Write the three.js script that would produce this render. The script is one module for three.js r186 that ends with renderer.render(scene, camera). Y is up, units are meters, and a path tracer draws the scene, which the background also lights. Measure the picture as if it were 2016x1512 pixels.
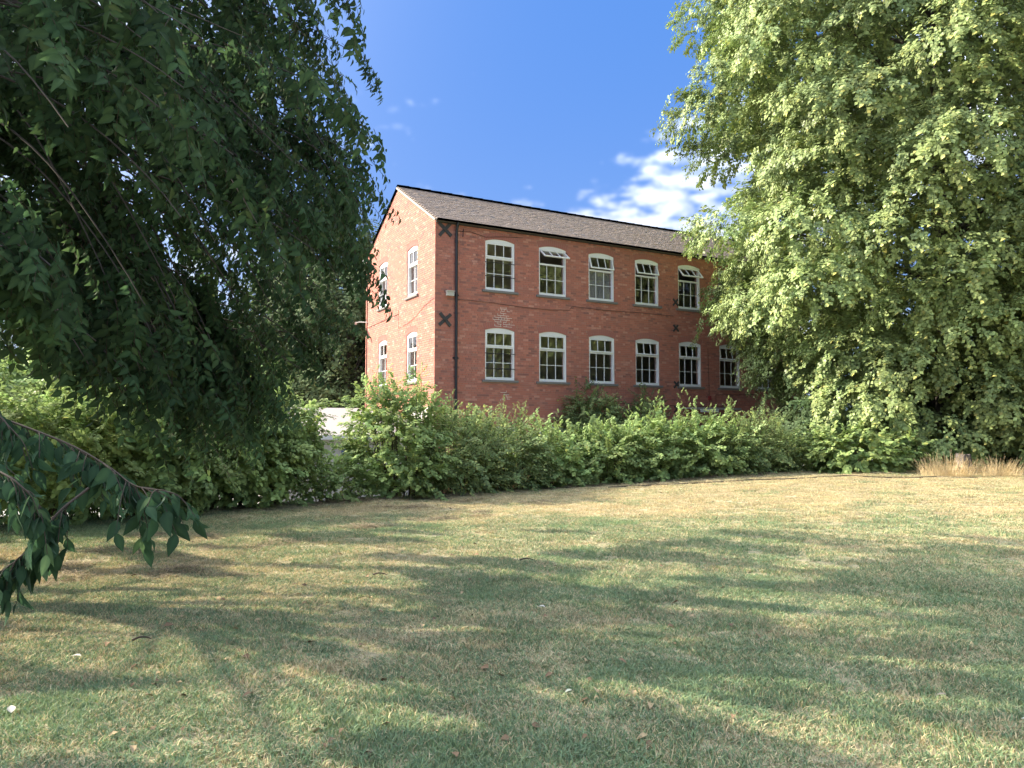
import * as THREE from 'three';
import { mergeGeometries } from 'three/addons/utils/BufferGeometryUtils.js';
import { createNoise2D, createNoise3D } from 'simplex-noise';

// ---------------------------------------------------------------- camera, sky, sun, exposure
const scene = new THREE.Scene();
const camera = new THREE.PerspectiveCamera(53.07, 4 / 3, 0.1, 1500);
camera.position.set(0, 1.6, 0);
camera.rotation.x = Math.atan(88 / 1514);
scene.add(camera);

const EXPOSURE = 4.0;
const SUN_AZIMUTH = -74, SUN_HEIGHT = 31;          // degrees: measured from straight ahead, clockwise; above the horizon
const rad = THREE.MathUtils.degToRad;
const sunDirection = new THREE.Vector3(Math.sin(rad(SUN_AZIMUTH)) * Math.cos(rad(SUN_HEIGHT)), Math.sin(rad(SUN_HEIGHT)), -Math.cos(rad(SUN_AZIMUTH)) * Math.cos(rad(SUN_HEIGHT)));

function seeded(seed) {
  let a = seed >>> 0;
  return () => { a = (a + 0x6D2B79F5) | 0; let t = Math.imul(a ^ (a >>> 15), 1 | a); t = (t + Math.imul(t ^ (t >>> 7), 61 | t)) ^ t; return ((t ^ (t >>> 14)) >>> 0) / 4294967296; };
}
const noise2 = createNoise2D(seeded(11)), noise3 = createNoise3D(seeded(12));
const smooth = (a, b, x) => { const t = Math.min(1, Math.max(0, (x - a) / (b - a))); return t * t * (3 - 2 * t); };
const mix = (a, b, t) => a + (b - a) * t;
function fbm(x, y, octaves = 4) { let s = 0, a = 0.5, f = 1; for (let i = 0; i < octaves; i++) { s += a * noise2(x * f + i * 17.3, y * f - i * 9.1); a *= 0.5; f *= 2.07; } return s; }

function makeSky() {
  const W = 2048, H = 1024, data = new Float32Array(W * H * 4);
  const d = new THREE.Vector3();
  for (let j = 0; j < H; j++) for (let i = 0; i < W; i++) {
    const lon = ((i + 0.5) / W - 0.5) * 2 * Math.PI, lat = ((j + 0.5) / H - 0.5) * Math.PI;
    d.set(Math.cos(lon) * Math.cos(lat), Math.sin(lat), Math.sin(lon) * Math.cos(lat));
    const el = Math.max(0, d.y), k = Math.exp(-el * 4.2);
    let r = mix(0.082, 0.56, Math.pow(k, 1.4)), g = mix(0.275, 0.80, Math.pow(k, 1.5)), b = mix(0.78, 1.0, k);
    const ang = Math.acos(Math.min(1, Math.max(-1, d.dot(sunDirection))));
    const glow = 6.5 * Math.exp(-Math.pow(ang / 0.46, 2)) + 0.02 * Math.exp(-Math.pow(ang / 1.3, 2));
    r += glow * 1.0; g += glow * 0.95; b += glow * 0.86;
    if (d.y > 0.015) {                                        // broken clouds; the unseen high ones are made overbright to lift the fill light
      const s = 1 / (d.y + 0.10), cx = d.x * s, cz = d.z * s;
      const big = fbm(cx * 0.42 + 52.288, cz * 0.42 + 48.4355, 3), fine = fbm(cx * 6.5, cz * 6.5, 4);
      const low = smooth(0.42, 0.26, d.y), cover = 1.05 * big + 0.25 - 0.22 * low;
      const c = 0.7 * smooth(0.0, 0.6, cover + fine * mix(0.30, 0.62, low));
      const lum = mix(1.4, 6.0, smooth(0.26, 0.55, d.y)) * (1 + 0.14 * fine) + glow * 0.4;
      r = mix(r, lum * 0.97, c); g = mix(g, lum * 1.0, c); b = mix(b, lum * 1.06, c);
    }
    if (d.y < 0) { const t = smooth(0, -0.08, d.y); r = mix(r, 0.25, t); g = mix(g, 0.24, t); b = mix(b, 0.2, t); }
    const o = (j * W + i) * 4;
    data[o] = r * 1.1 / EXPOSURE; data[o + 1] = g * 1.1 / EXPOSURE; data[o + 2] = b * 1.1 / EXPOSURE; data[o + 3] = 1;
  }
  const t = new THREE.DataTexture(data, W, H, THREE.RGBAFormat, THREE.FloatType);
  t.mapping = THREE.EquirectangularReflectionMapping; t.magFilter = THREE.LinearFilter; t.minFilter = THREE.LinearFilter; t.needsUpdate = true;
  return t;
}
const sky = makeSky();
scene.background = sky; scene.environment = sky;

const sun = new THREE.DirectionalLight(new THREE.Color(1.0, 0.88, 0.70), 3.15);
sun.position.copy(sunDirection).multiplyScalar(90); sun.castShadow = true;
sun.shadow.mapSize.set(4096, 4096); sun.shadow.radius = 1.2; sun.shadow.bias = -0.0005;
Object.assign(sun.shadow.camera, { left: -45, right: 45, top: 45, bottom: -45, near: 1, far: 220 });
sun.target.position.set(0, 0, -18); sun.position.add(sun.target.position);
scene.add(sun, sun.target);

const renderer = new THREE.WebGLRenderer({ antialias: true });
renderer.toneMapping = THREE.LinearToneMapping;
renderer.toneMappingExposure = EXPOSURE;
renderer.shadowMap.enabled = true;
renderer.setSize(1024, 768);

// ---------------------------------------------------------------- helpers
const V = (x, y, z) => new THREE.Vector3(x, y, z);
const onGround = (x, depth, y = 0) => V(x, y, -depth);          // x to the right, depth ahead of the camera
const alongRay = (column, depth) => (column - 1008) / 1514 * depth;
const taken = {};
function numbered(name) { const n = taken[name] = (taken[name] ?? -1) + 1; return n ? `${name}_${String(n).padStart(3, '0')}` : name; }
function thing(name, label, category, position = V(0, 0, 0), group) {
  const o = new THREE.Group(); o.name = numbered(name); o.position.copy(position); scene.add(o);
  o.userData = { label, category }; if (group) o.userData.group = group;
  return o;
}
function part(name, geometry, material, parent, kind) {
  const m = new THREE.Mesh(geometry, material); m.name = name; m.castShadow = m.receiveShadow = true; parent.add(m);
  if (kind) m.userData.kind = kind;
  return m;
}
function structure(name, geometry, material) { return part(name, geometry, material, scene, 'structure'); }
const lin = (r, g, b) => new THREE.Color().setRGB(r, g, b);
function paint(r, g, b, roughness = 0.85, extra = {}) { return new THREE.MeshStandardMaterial({ color: lin(r, g, b), roughness, ...extra }); }
function box(w, h, d, x = 0, y = 0, z = 0) { const g = new THREE.BoxGeometry(w, h, d); g.translate(x, y, z); return g; }
const join = list => mergeGeometries(list.map(g => { const n = g.index ? g.toNonIndexed() : g; for (const k of Object.keys(n.attributes)) if (!['position', 'normal', 'uv'].includes(k)) n.deleteAttribute(k); return n; }), false);
function tube(points, r0, r1, sides = 6) {                         // a tapered limb through the points
  const pos = [], idx = [], up = V(0.31, 0.2, 0.93), t = V(), n = V(), b = V(), p = V();
  for (let i = 0; i < points.length; i++) {
    t.subVectors(points[Math.min(i + 1, points.length - 1)], points[Math.max(i - 1, 0)]).normalize();
    n.crossVectors(t, up); if (n.lengthSq() < 1e-4) n.set(1, 0, 0); n.normalize(); b.crossVectors(t, n);
    const r = mix(r0, r1, i / (points.length - 1));
    for (let s = 0; s < sides; s++) { const a = s / sides * Math.PI * 2; p.copy(points[i]).addScaledVector(n, Math.cos(a) * r).addScaledVector(b, Math.sin(a) * r); pos.push(p.x, p.y, p.z); }
  }
  for (let i = 0; i + 1 < points.length; i++) for (let s = 0; s < sides; s++) { const a = i * sides + s, c = i * sides + (s + 1) % sides; idx.push(a, a + sides, c, c, a + sides, c + sides); }
  const last = (points.length - 1) * sides; for (let s = 1; s + 1 < sides; s++) { idx.push(0, s, s + 1); idx.push(last, last + s + 1, last + s); }
  const g = new THREE.BufferGeometry(); g.setAttribute('position', new THREE.Float32BufferAttribute(pos, 3)); g.setIndex(idx); g.computeVertexNormals();
  g.setAttribute('uv', new THREE.Float32BufferAttribute(new Float32Array(pos.length / 3 * 2), 2));
  return g;
}
function curve(points, n) { return new THREE.CatmullRomCurve3(points).getPoints(n); }

// a material colour map of layered noise, tileable enough at its size
function grainTexture(seed, size, shades, scale = 6, octaves = 5) {
  const data = new Uint8Array(size * size * 4), n4 = createNoise3D(seeded(seed));
  for (let j = 0; j < size; j++) for (let i = 0; i < size; i++) {
    const a = i / size * Math.PI * 2; let v = 0, amp = 0.5, f = 1;
    for (let o = 0; o < octaves; o++) { v += amp * n4(Math.cos(a) * f * scale / 6.28, Math.sin(a) * f * scale / 6.28, (j / size < 0.5 ? j / size : 1 - j / size) * f * scale * 1.3 + o * 5); amp *= 0.55; f *= 2; }
    v = Math.min(0.999, Math.max(0, 0.5 + v * 0.6)); const q = v * (shades.length - 1), k = Math.floor(q), t = q - k;
    for (let c = 0; c < 3; c++) data[(j * size + i) * 4 + c] = 255 * Math.pow(mix(shades[k][c], shades[Math.min(k + 1, shades.length - 1)][c], t), 1 / 2.2);
    data[(j * size + i) * 4 + 3] = 255;
  }
  const t = new THREE.DataTexture(data, size, size); t.colorSpace = THREE.SRGBColorSpace; t.wrapS = t.wrapT = THREE.RepeatWrapping; t.magFilter = THREE.LinearFilter; t.needsUpdate = true;
  return t;
}

// ---------------------------------------------------------------- ground
const edge = [[-40, 5], [-14, 8.2], [-8.2, 12.4], [-6.5, 14.6], [-4, 16.6], [-1.56, 18.5], [0.57, 20.2], [3.86, 20.6], [6.5, 20.7], [9.3, 21.6], [11, 25], [14, 29.2], [40, 34]];
function edgeDepth(x) { let i = 0; while (i < edge.length - 2 && x > edge[i + 1][0]) i++; const [a, b] = [edge[i], edge[i + 1]]; return mix(a[1], b[1], Math.min(1, Math.max(0, (x - a[0]) / (b[0] - a[0])))); }
const YARD = -1.0;
function lawnHeight(x, depth) {
  let h = 0.42 * smooth(-1, 9.5, x) * smooth(7, 20, depth) + 0.035 * noise2(x * 0.35, depth * 0.35) + 0.012 * noise2(x * 1.7, depth * 1.7);
  const d = depth - edgeDepth(x);
  h += 0.05 * smooth(-0.9, -0.1, d) * (0.5 + 0.5 * noise2(x * 2.3, 4));
  return mix(h, YARD - 0.25, smooth(0.1, 2.6, d));
}
{
  const nx = 200, nz = 170, x0 = -32, x1 = 34, d0 = -14, d1 = 38, pos = [], uv = [], idx = [];
  for (let j = 0; j <= nz; j++) for (let i = 0; i <= nx; i++) { const x = mix(x0, x1, i / nx), d = mix(d0, d1, j / nz); pos.push(x, lawnHeight(x, d), -d); uv.push(x / 3, d / 3); }
  for (let j = 0; j < nz; j++) for (let i = 0; i < nx; i++) { const a = j * (nx + 1) + i; idx.push(a, a + 1, a + nx + 1, a + 1, a + nx + 2, a + nx + 1); }
  const g = new THREE.BufferGeometry(); g.setAttribute('position', new THREE.Float32BufferAttribute(pos, 3)); g.setAttribute('uv', new THREE.Float32BufferAttribute(uv, 2)); g.setIndex(idx); g.computeVertexNormals();
  structure('lawn', g, new THREE.MeshStandardMaterial({ map: grainTexture(5, 512, [[0.15, 0.13, 0.08], [0.28, 0.245, 0.14], [0.38, 0.325, 0.19], [0.46, 0.39, 0.23]], 30, 5), roughness: 1 }));
  const far = new THREE.CircleGeometry(700, 48); far.rotateX(-Math.PI / 2); far.translate(0, YARD, 0);
  for (let i = 0; i < far.attributes.uv.count; i++) far.attributes.uv.setXY(i, far.attributes.position.getX(i) / 4, far.attributes.position.getZ(i) / 4);
  structure('yard_ground', far, new THREE.MeshStandardMaterial({ map: grainTexture(9, 256, [[0.24, 0.23, 0.21], [0.34, 0.33, 0.30], [0.42, 0.40, 0.37]], 22, 5), roughness: 0.95 }));
}

// dryness of the turf, 0 green to 1 straw: worn and scorched patches
function dryness(x, depth) {
  let v = 0.31 + 0.42 * fbm(x * 0.32 + 2, depth * 0.42 - 5, 4) + 0.16 * noise2(x * 1.9, depth * 1.9);
  v += 0.52 * smooth(12.5, 15.5, depth + 0.12 * x) + 0.22 * smooth(1.5, -3.5, x) * smooth(4.2, 6.5, depth) * smooth(13, 10, depth);
  v += 0.38 * smooth(2.6, 0, Math.hypot((x - 7) * 0.7, depth - 10.2)) - 0.16 * smooth(6.5, 4, depth) + 0.05;
  v -= 0.35 * smooth(-4.5, -7, x) * smooth(9.5, 11.5, depth);
  return v;
}
{
  const rnd = seeded(77), TILE = 0.26;
  function turf(straw, count, tall) {
    const pos = [], col = [], idx = [];
    for (let k = 0; k < count; k++) {
      const x = (rnd() - 0.5) * TILE * 1.25, z = (rnd() - 0.5) * TILE * 1.25, a = rnd() * 6.283, dry = rnd() < straw;
      const h = tall * (0.45 + 0.75 * rnd()) * (dry ? 0.9 : 1), w = 0.0022 + 0.002 * rnd(), lean = h * (0.4 + (dry ? 2.0 : 1.5) * rnd()), b = rnd() * 6.283;
      const dx = Math.cos(a) * w, dz = Math.sin(a) * w, lx = Math.cos(b) * lean, lz = Math.sin(b) * lean, o = pos.length / 3;
      pos.push(x - dx, -0.006, z - dz, x + dx, -0.006, z + dz, x + lx * 0.4 - dx * 0.8, h * 0.62, z + lz * 0.4 - dz * 0.8, x + lx * 0.4 + dx * 0.8, h * 0.62, z + lz * 0.4 + dz * 0.8, x + lx, h * 0.92, z + lz);
      idx.push(o, o + 1, o + 2, o + 1, o + 3, o + 2, o + 2, o + 3, o + 4);
      const s = 0.7 + 0.6 * rnd(), c = dry ? [0.56 * s, 0.46 * s, 0.26 * s] : (rnd() < 0.3 ? [0.29 * s, 0.35 * s, 0.15 * s] : [0.19 * s, 0.285 * s, 0.135 * s]);
      for (let q = 0; q < 5; q++) col.push(...c);
    }
    const g = new THREE.BufferGeometry(); g.setAttribute('position', new THREE.Float32BufferAttribute(pos, 3)); g.setAttribute('color', new THREE.Float32BufferAttribute(col, 3)); g.setIndex(idx); g.computeVertexNormals();
    return g;
  }
  const kinds = [[0.08, 0.034], [0.26, 0.032], [0.48, 0.03], [0.72, 0.028], [0.93, 0.026]].map(([s, t]) => turf(s, 430, t)), spots = kinds.map(() => []);
  for (let d = 1.6; d < 23; d += TILE) {
    const half = 0.70 * d + 3.2;
    for (let x = -half; x < half; x += TILE) {
      const px = x + (rnd() - 0.5) * 0.08, pd = d + (rnd() - 0.5) * 0.08;
      if (pd - edgeDepth(px) > 0.35 || px > 16) continue;
      const v = dryness(px, pd) + (rnd() - 0.5) * 0.22;
      spots[Math.min(4, Math.max(0, Math.floor(v * 5)))].push([px, pd]);
      if (pd < 8.5) spots[Math.min(4, Math.max(0, Math.floor((v + (rnd() - 0.5) * 0.3) * 5)))].push([px + (rnd() - 0.5) * 0.2, pd + (rnd() - 0.5) * 0.2]);
    }
  }
  const turfMaterial = new THREE.MeshPhysicalMaterial({ color: 0xffffff, vertexColors: true, roughness: 0.92, transmission: 0.25, thickness: 0 });
  const lawnGrass = new THREE.Group(); lawnGrass.name = 'grass'; scene.add(lawnGrass);
  lawnGrass.userData = { label: 'short mown grass, green and straw coloured, covering the lawn', category: 'grass', kind: 'stuff' };
  const m = new THREE.Matrix4(), q = new THREE.Quaternion(), e = new THREE.Euler(), c = new THREE.Color();
  kinds.forEach((g, k) => {
    const im = new THREE.InstancedMesh(g, turfMaterial, spots[k].length); im.name = 'grass_blades'; im.userData.kind = 'stuff';
    spots[k].forEach(([x, d], i) => {
      e.set(0, rnd() * 6.283, 0); q.setFromEuler(e); const s = 0.8 + 0.5 * rnd() + 0.25 * noise2(x * 0.8, d * 0.8);
      m.compose(V(x, lawnHeight(x, d), -d), q, V(1, s, 1)); im.setMatrixAt(i, m);
      const t = 0.86 + 0.28 * rnd(); im.setColorAt(i, c.setRGB(t, t, t * (0.95 + 0.1 * rnd())));
    });
    im.receiveShadow = im.castShadow = true; lawnGrass.add(im);
  });
  // cut grass left by the mower: loose tangles of straw
  const tangle = (() => { const pos = [], col = [], idx = []; for (let k = 0; k < 240; k++) { const r = Math.sqrt(rnd()) * 0.16, a = rnd() * 6.283, x = Math.cos(a) * r, z = Math.sin(a) * r, y = 0.01 + 0.075 * rnd() * (1 - r / 0.17), t = rnd() * 6.283, L = 0.03 + 0.05 * rnd(), w = 0.002, o = pos.length / 3, dx = Math.cos(t) * L, dz = Math.sin(t) * L, nx = -Math.sin(t) * w, nz = Math.cos(t) * w, dy = (rnd() - 0.5) * 0.04; pos.push(x - nx, y, z - nz, x + nx, y, z + nz, x + dx - nx, y + dy, z + dz - nz, x + dx + nx, y + dy, z + dz + nz); idx.push(o, o + 1, o + 2, o + 1, o + 3, o + 2); const s = 0.5 + 0.6 * rnd(); for (let q2 = 0; q2 < 4; q2++) col.push(0.30 * s, 0.235 * s, 0.14 * s); } const g = new THREE.BufferGeometry(); g.setAttribute('position', new THREE.Float32BufferAttribute(pos, 3)); g.setAttribute('color', new THREE.Float32BufferAttribute(col, 3)); g.setIndex(idx); g.computeVertexNormals(); return g; })();
  const places = [];
  for (const [x, d, n, spread] of [[-2.6, 12.6, 5, 0.5], [-2.9, 13.4, 5, 0.5], [-2.2, 15.6, 4, 0.5], [-1.2, 13.5, 4, 0.7], [0.5, 16.5, 3, 0.6], [1.4, 16, 3, 0.8], [-4.5, 11, 8, 1.4], [-5.5, 9.5, 12, 1.6], [-4, 8.8, 8, 1.2], [-1, 17.2, 5, 0.9], [0, 14.3, 5, 1.2]]) for (let k = 0; k < n; k++) places.push([x + (rnd() - 0.5) * 2 * spread, d + (rnd() - 0.5) * spread]);
  for (let x = -6; x < 7; x += 0.17) places.push([x + (rnd() - 0.5) * 0.2, edgeDepth(x) - 0.1 - 0.4 * rnd()]);
  const cut = new THREE.InstancedMesh(tangle, new THREE.MeshStandardMaterial({ color: 0xffffff, vertexColors: true, roughness: 1 }), places.length);
  cut.name = 'cut_grass'; cut.userData = { label: 'loose tangles of dry cut grass left on the lawn and along the hedge', category: 'cut grass', kind: 'stuff' };
  places.forEach(([x, d], i) => { e.set(0, rnd() * 6.283, 0); q.setFromEuler(e); const s = 0.6 + 0.9 * rnd(); m.compose(V(x, lawnHeight(x, d), -d), q, V(s * 1.3, s * (0.7 + 0.6 * rnd()), s)); cut.setMatrixAt(i, m); });
  scene.add(cut);
}

// ---------------------------------------------------------------- the brick building
// own axes: x along the long front, y up from the yard, z out of the front; the gable end stands at x = 0
const LENGTH = 17.6, WIDTH = 7.3, EAVES = 9.72, RIDGE = 11.78, FACING = 61;
const building = thing('brick_building', 'three storey red brick former mill with white windows and tiled pitched roof', 'building', V(-2.596, YARD, -25.7));
building.rotation.y = rad(90 - FACING);
const mat = {
  mortar: paint(0.42, 0.24, 0.175, 0.95),
  brick: paint(1, 1, 1, 0.9),
  white: paint(0.86, 0.86, 0.84, 0.45),
  bar: paint(0.86, 0.86, 0.84, 0.5),
  sill: paint(0.20, 0.19, 0.175, 0.9),
  metal: paint(0.02, 0.02, 0.024, 0.45),
  iron: paint(0.05, 0.048, 0.045, 0.7),
  inside: paint(0.34, 0.31, 0.27, 0.95),
  glass: new THREE.MeshPhysicalMaterial({ color: 0xffffff, transmission: 1, thickness: 0, roughness: 0.0, ior: 1.7 }),
  verge: paint(0.52, 0.44, 0.34, 0.95),
  ridge: paint(0.075, 0.075, 0.082, 0.7),
  cable: paint(0.05, 0.035, 0.03, 0.7),
};
const SILLS = [0.85, 4.30, 7.45], PITCH = 2.19, FIRST = 2.49, OPEN_W = 1.18, SPRING = 1.74, RISE = 0.095;
const frontOpenings = [], gableOpenings = [];
for (let r = 0; r < 3; r++) for (let i = 0; i < 7; i++) frontOpenings.push({ x: FIRST + PITCH * i, y: SILLS[r], w: OPEN_W, h: SPRING, rise: RISE, row: r, i });
for (const [r, y] of [[1, 4.27], [2, 7.38]]) for (const [i, s] of [[0, 2.1], [1, 5.2]]) gableOpenings.push({ x: s, y, w: 0.98, h: 1.72, rise: 0.09, row: r, i });
function arcRadius(o) { return (o.w * o.w / 4 + o.rise * o.rise) / (2 * o.rise); }
function holePath(o, grow = 0) {
  const R = arcRadius(o), cy = o.y + o.h + o.rise - R, a = Math.asin(o.w / 2 / R), p = new THREE.Path();
  p.moveTo(o.x - o.w / 2, o.y); p.lineTo(o.x + o.w / 2, o.y); p.lineTo(o.x + o.w / 2, o.y + o.h);
  for (let k = 1; k <= 8; k++) { const t = mix(a, -a, k / 8); p.lineTo(o.x + Math.sin(t) * R, cy + Math.cos(t) * R); }
  p.closePath(); return p;
}
function wallShape(outline, openings, thick) {
  const s = new THREE.Shape(outline.map(([x, y]) => new THREE.Vector2(x, y)));
  for (const o of openings) s.holes.push(holePath(o));
  const g = new THREE.ExtrudeGeometry(s, { depth: thick, bevelEnabled: false }); g.translate(0, 0, -thick - 0.008); return g;
}
const frontWall = part('front_wall', wallShape([[0.008, 0], [LENGTH, 0], [LENGTH, EAVES], [0.008, EAVES]], frontOpenings, 0.30), mat.mortar, building);
const gableWall = part('gable_wall', wallShape([[0.31, 0], [WIDTH, 0], [WIDTH, EAVES], [WIDTH / 2, RIDGE - 0.06], [0.31, EAVES + 0.12]], gableOpenings, 0.30), mat.mortar, building);
// the gable's own axes: x runs back from the front corner, z out of the gable
gableWall.rotation.y = -Math.PI / 2;
const toGable = new THREE.Matrix4().makeRotationY(-Math.PI / 2).multiply(new THREE.Matrix4().makeScale(-1, 1, 1));
// the sheet above was drawn with x growing away from the corner; turned by -90 degrees its x would run forward, so it is mirrored
gableWall.geometry.applyMatrix4(new THREE.Matrix4().makeScale(-1, 1, 1));
{ const ix = gableWall.geometry; const p = ix.attributes.position; const arr = p.array; if (!ix.index) { for (let i = 0; i < p.count; i += 3) for (let c = 0; c < 3; c++) { const t = arr[(i + 1) * 3 + c]; arr[(i + 1) * 3 + c] = arr[(i + 2) * 3 + c]; arr[(i + 2) * 3 + c] = t; } } ix.computeVertexNormals(); }
part('rear_wall', box(LENGTH - 0.01, EAVES, 0.28, LENGTH / 2, EAVES / 2, -WIDTH + 0.14), mat.mortar, building);
{
  const s = new THREE.Shape([[-0.3, 0], [-WIDTH + 0.29, 0], [-WIDTH + 0.29, EAVES], [-WIDTH / 2, RIDGE - 0.06], [-0.3, EAVES + 0.1]].map(([x, y]) => new THREE.Vector2(x, y)));
  const g = new THREE.ExtrudeGeometry(s, { depth: 0.28, bevelEnabled: false }); g.rotateY(-Math.PI / 2); g.scale(1, 1, 1); g.translate(LENGTH, 0, 0); part('end_wall', g, mat.mortar, building);
}
for (const y of [0.12, 3.72, 6.88, 9.55]) part('inner_floor', box(LENGTH - 0.9, 0.2, WIDTH - 0.66, LENGTH / 2, y, -WIDTH / 2), mat.inside, building);
part('inner_partition', box(LENGTH - 1, EAVES - 0.3, 0.1, LENGTH / 2, EAVES / 2, -5.4), mat.inside, building);

// bricks: courses laid between the openings, cut at their edges
function courses(openings, length, top, bottom, slope) {
  const list = [], rnd = seeded(slope ? 31 : 30), pitch = 0.0775;
  for (let row = 0; ; row++) {
    const y = bottom + row * pitch + 0.033; if (y + 0.033 > top) break;
    let spans = [[0.0, length]];
    if (slope && y > EAVES - 0.03) { const k = Math.min(1, (y + 0.03 - EAVES) / (RIDGE - 0.06 - EAVES)); spans = [[length / 2 * k, length - length / 2 * k]]; }
    for (const o of openings) {
      let half = 0; const R = arcRadius(o), cy = o.y + o.h + o.rise - R, ring = 0.235;
      if (y > o.y - 0.11 && y < o.y - 0.02) half = o.w / 2 + 0.13;                                   // the sill
      else if (y > o.y - 0.03 && y <= o.y + o.h) half = o.w / 2;
      if (y > o.y + o.h) { const q = (R + ring) ** 2 - (y - cy) ** 2; if (q > 0) half = Math.max(half, Math.min(Math.sqrt(q), o.w / 2 + 0.035 + (y - o.y - o.h) * 0.33)); }
      if (half) spans = spans.flatMap(([a, b]) => (b <= o.x - half || a >= o.x + half) ? [[a, b]] : [[a, o.x - half], [o.x + half, b]].filter(([u, v]) => v - u > 0.03));
    }
    const headers = row % 4 === 3, unit = headers ? 0.113 : 0.228;
    for (const [a, b] of spans) {
      let x = a - (((a - (row % 2 ? unit / 2 : 0)) % unit) + unit) % unit;
      for (; x < b; x += unit) { const u = Math.max(x + 0.005, a), v = Math.min(x + unit - 0.005, b); if (v - u > 0.022) list.push([(u + v) / 2, y, v - u, rnd()]); }
    }
  }
  return list;
}
const brickUnit = (() => { const s = new THREE.Shape([[-0.5, -0.033], [0.5, -0.033], [0.5, 0.033], [-0.5, 0.033]].map(([x, y]) => new THREE.Vector2(x, y))); const g = box(1, 0.066, 0.03); return g; })();
function brickTone(u, v, rnd, sunny) {
  const n = 0.5 + 0.5 * fbm(u * 0.5, v * 0.5, 3), t = rnd(), c = new THREE.Color();
  if (t < 0.07) c.setRGB(0.28, 0.122, 0.098); else if (t < 0.34) c.setRGB(0.38, 0.15, 0.11); else if (t < 0.80) c.setRGB(0.435, 0.162, 0.112); else if (t < 0.94) c.setRGB(0.475, 0.195, 0.135); else c.setRGB(0.51, 0.245, 0.18);
  const worn = smooth(0.2, 0.65, fbm(u * 0.9 + 9, v * 1.6 - 3, 4)); c.lerp(lin(0.31, 0.16, 0.13), 0.4 * worn);
  const pale = smooth(0.2, 0.65, fbm(u * 1.4 - 19, v * 2.2 + 13, 4)); c.lerp(lin(0.51, 0.27, 0.20), 0.35 * pale);
  return c.multiplyScalar(1.0 + 0.12 * n + 0.06 * rnd());
}
function layBricks(list, wall, place, single) {
  const rnd = seeded(single ? 51 : 52), m = new THREE.Matrix4(), tones = [];
  const near = single ? list.filter(single) : []; const own = new Set(near.slice(0, 300));
  const rest = list.filter(b => !own.has(b)), im = new THREE.InstancedMesh(brickUnit, mat.brick, rest.length);
  im.name = 'brickwork'; im.userData.kind = 'stuff'; im.castShadow = im.receiveShadow = true;
  rest.forEach(([x, y, w, r], i) => { m.makeScale(w, 1, 1).setPosition(...place(x, y, -0.0125 + 0.0035 * (rnd() - 0.4))); im.setMatrixAt(i, m); im.setColorAt(i, brickTone(x, y, rnd)); });
  wall.add(im);
  if (own.size) {
    const set = Array.from({ length: 14 }, () => { const mm = mat.brick.clone(); mm.color = brickTone(rnd() * 20, rnd() * 20, rnd); return mm; });
    for (const [x, y, w] of own) { const b = part('brick', brickUnit, set[Math.floor(rnd() * set.length)], wall); b.scale.x = w; b.position.set(...place(x, y, -0.0125 + 0.0035 * (rnd() - 0.4))); }
  }
}
layBricks(courses(frontOpenings, LENGTH, EAVES - 0.02, 0, false), frontWall, (x, y, z) => [x, y, z], ([x, y]) => x < 1.86 && y > 6.1 && y < 8.8);
layBricks(courses(gableOpenings, WIDTH, RIDGE - 0.1, 0, true), gableWall, (x, y, z) => [-x, y, z]);

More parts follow.
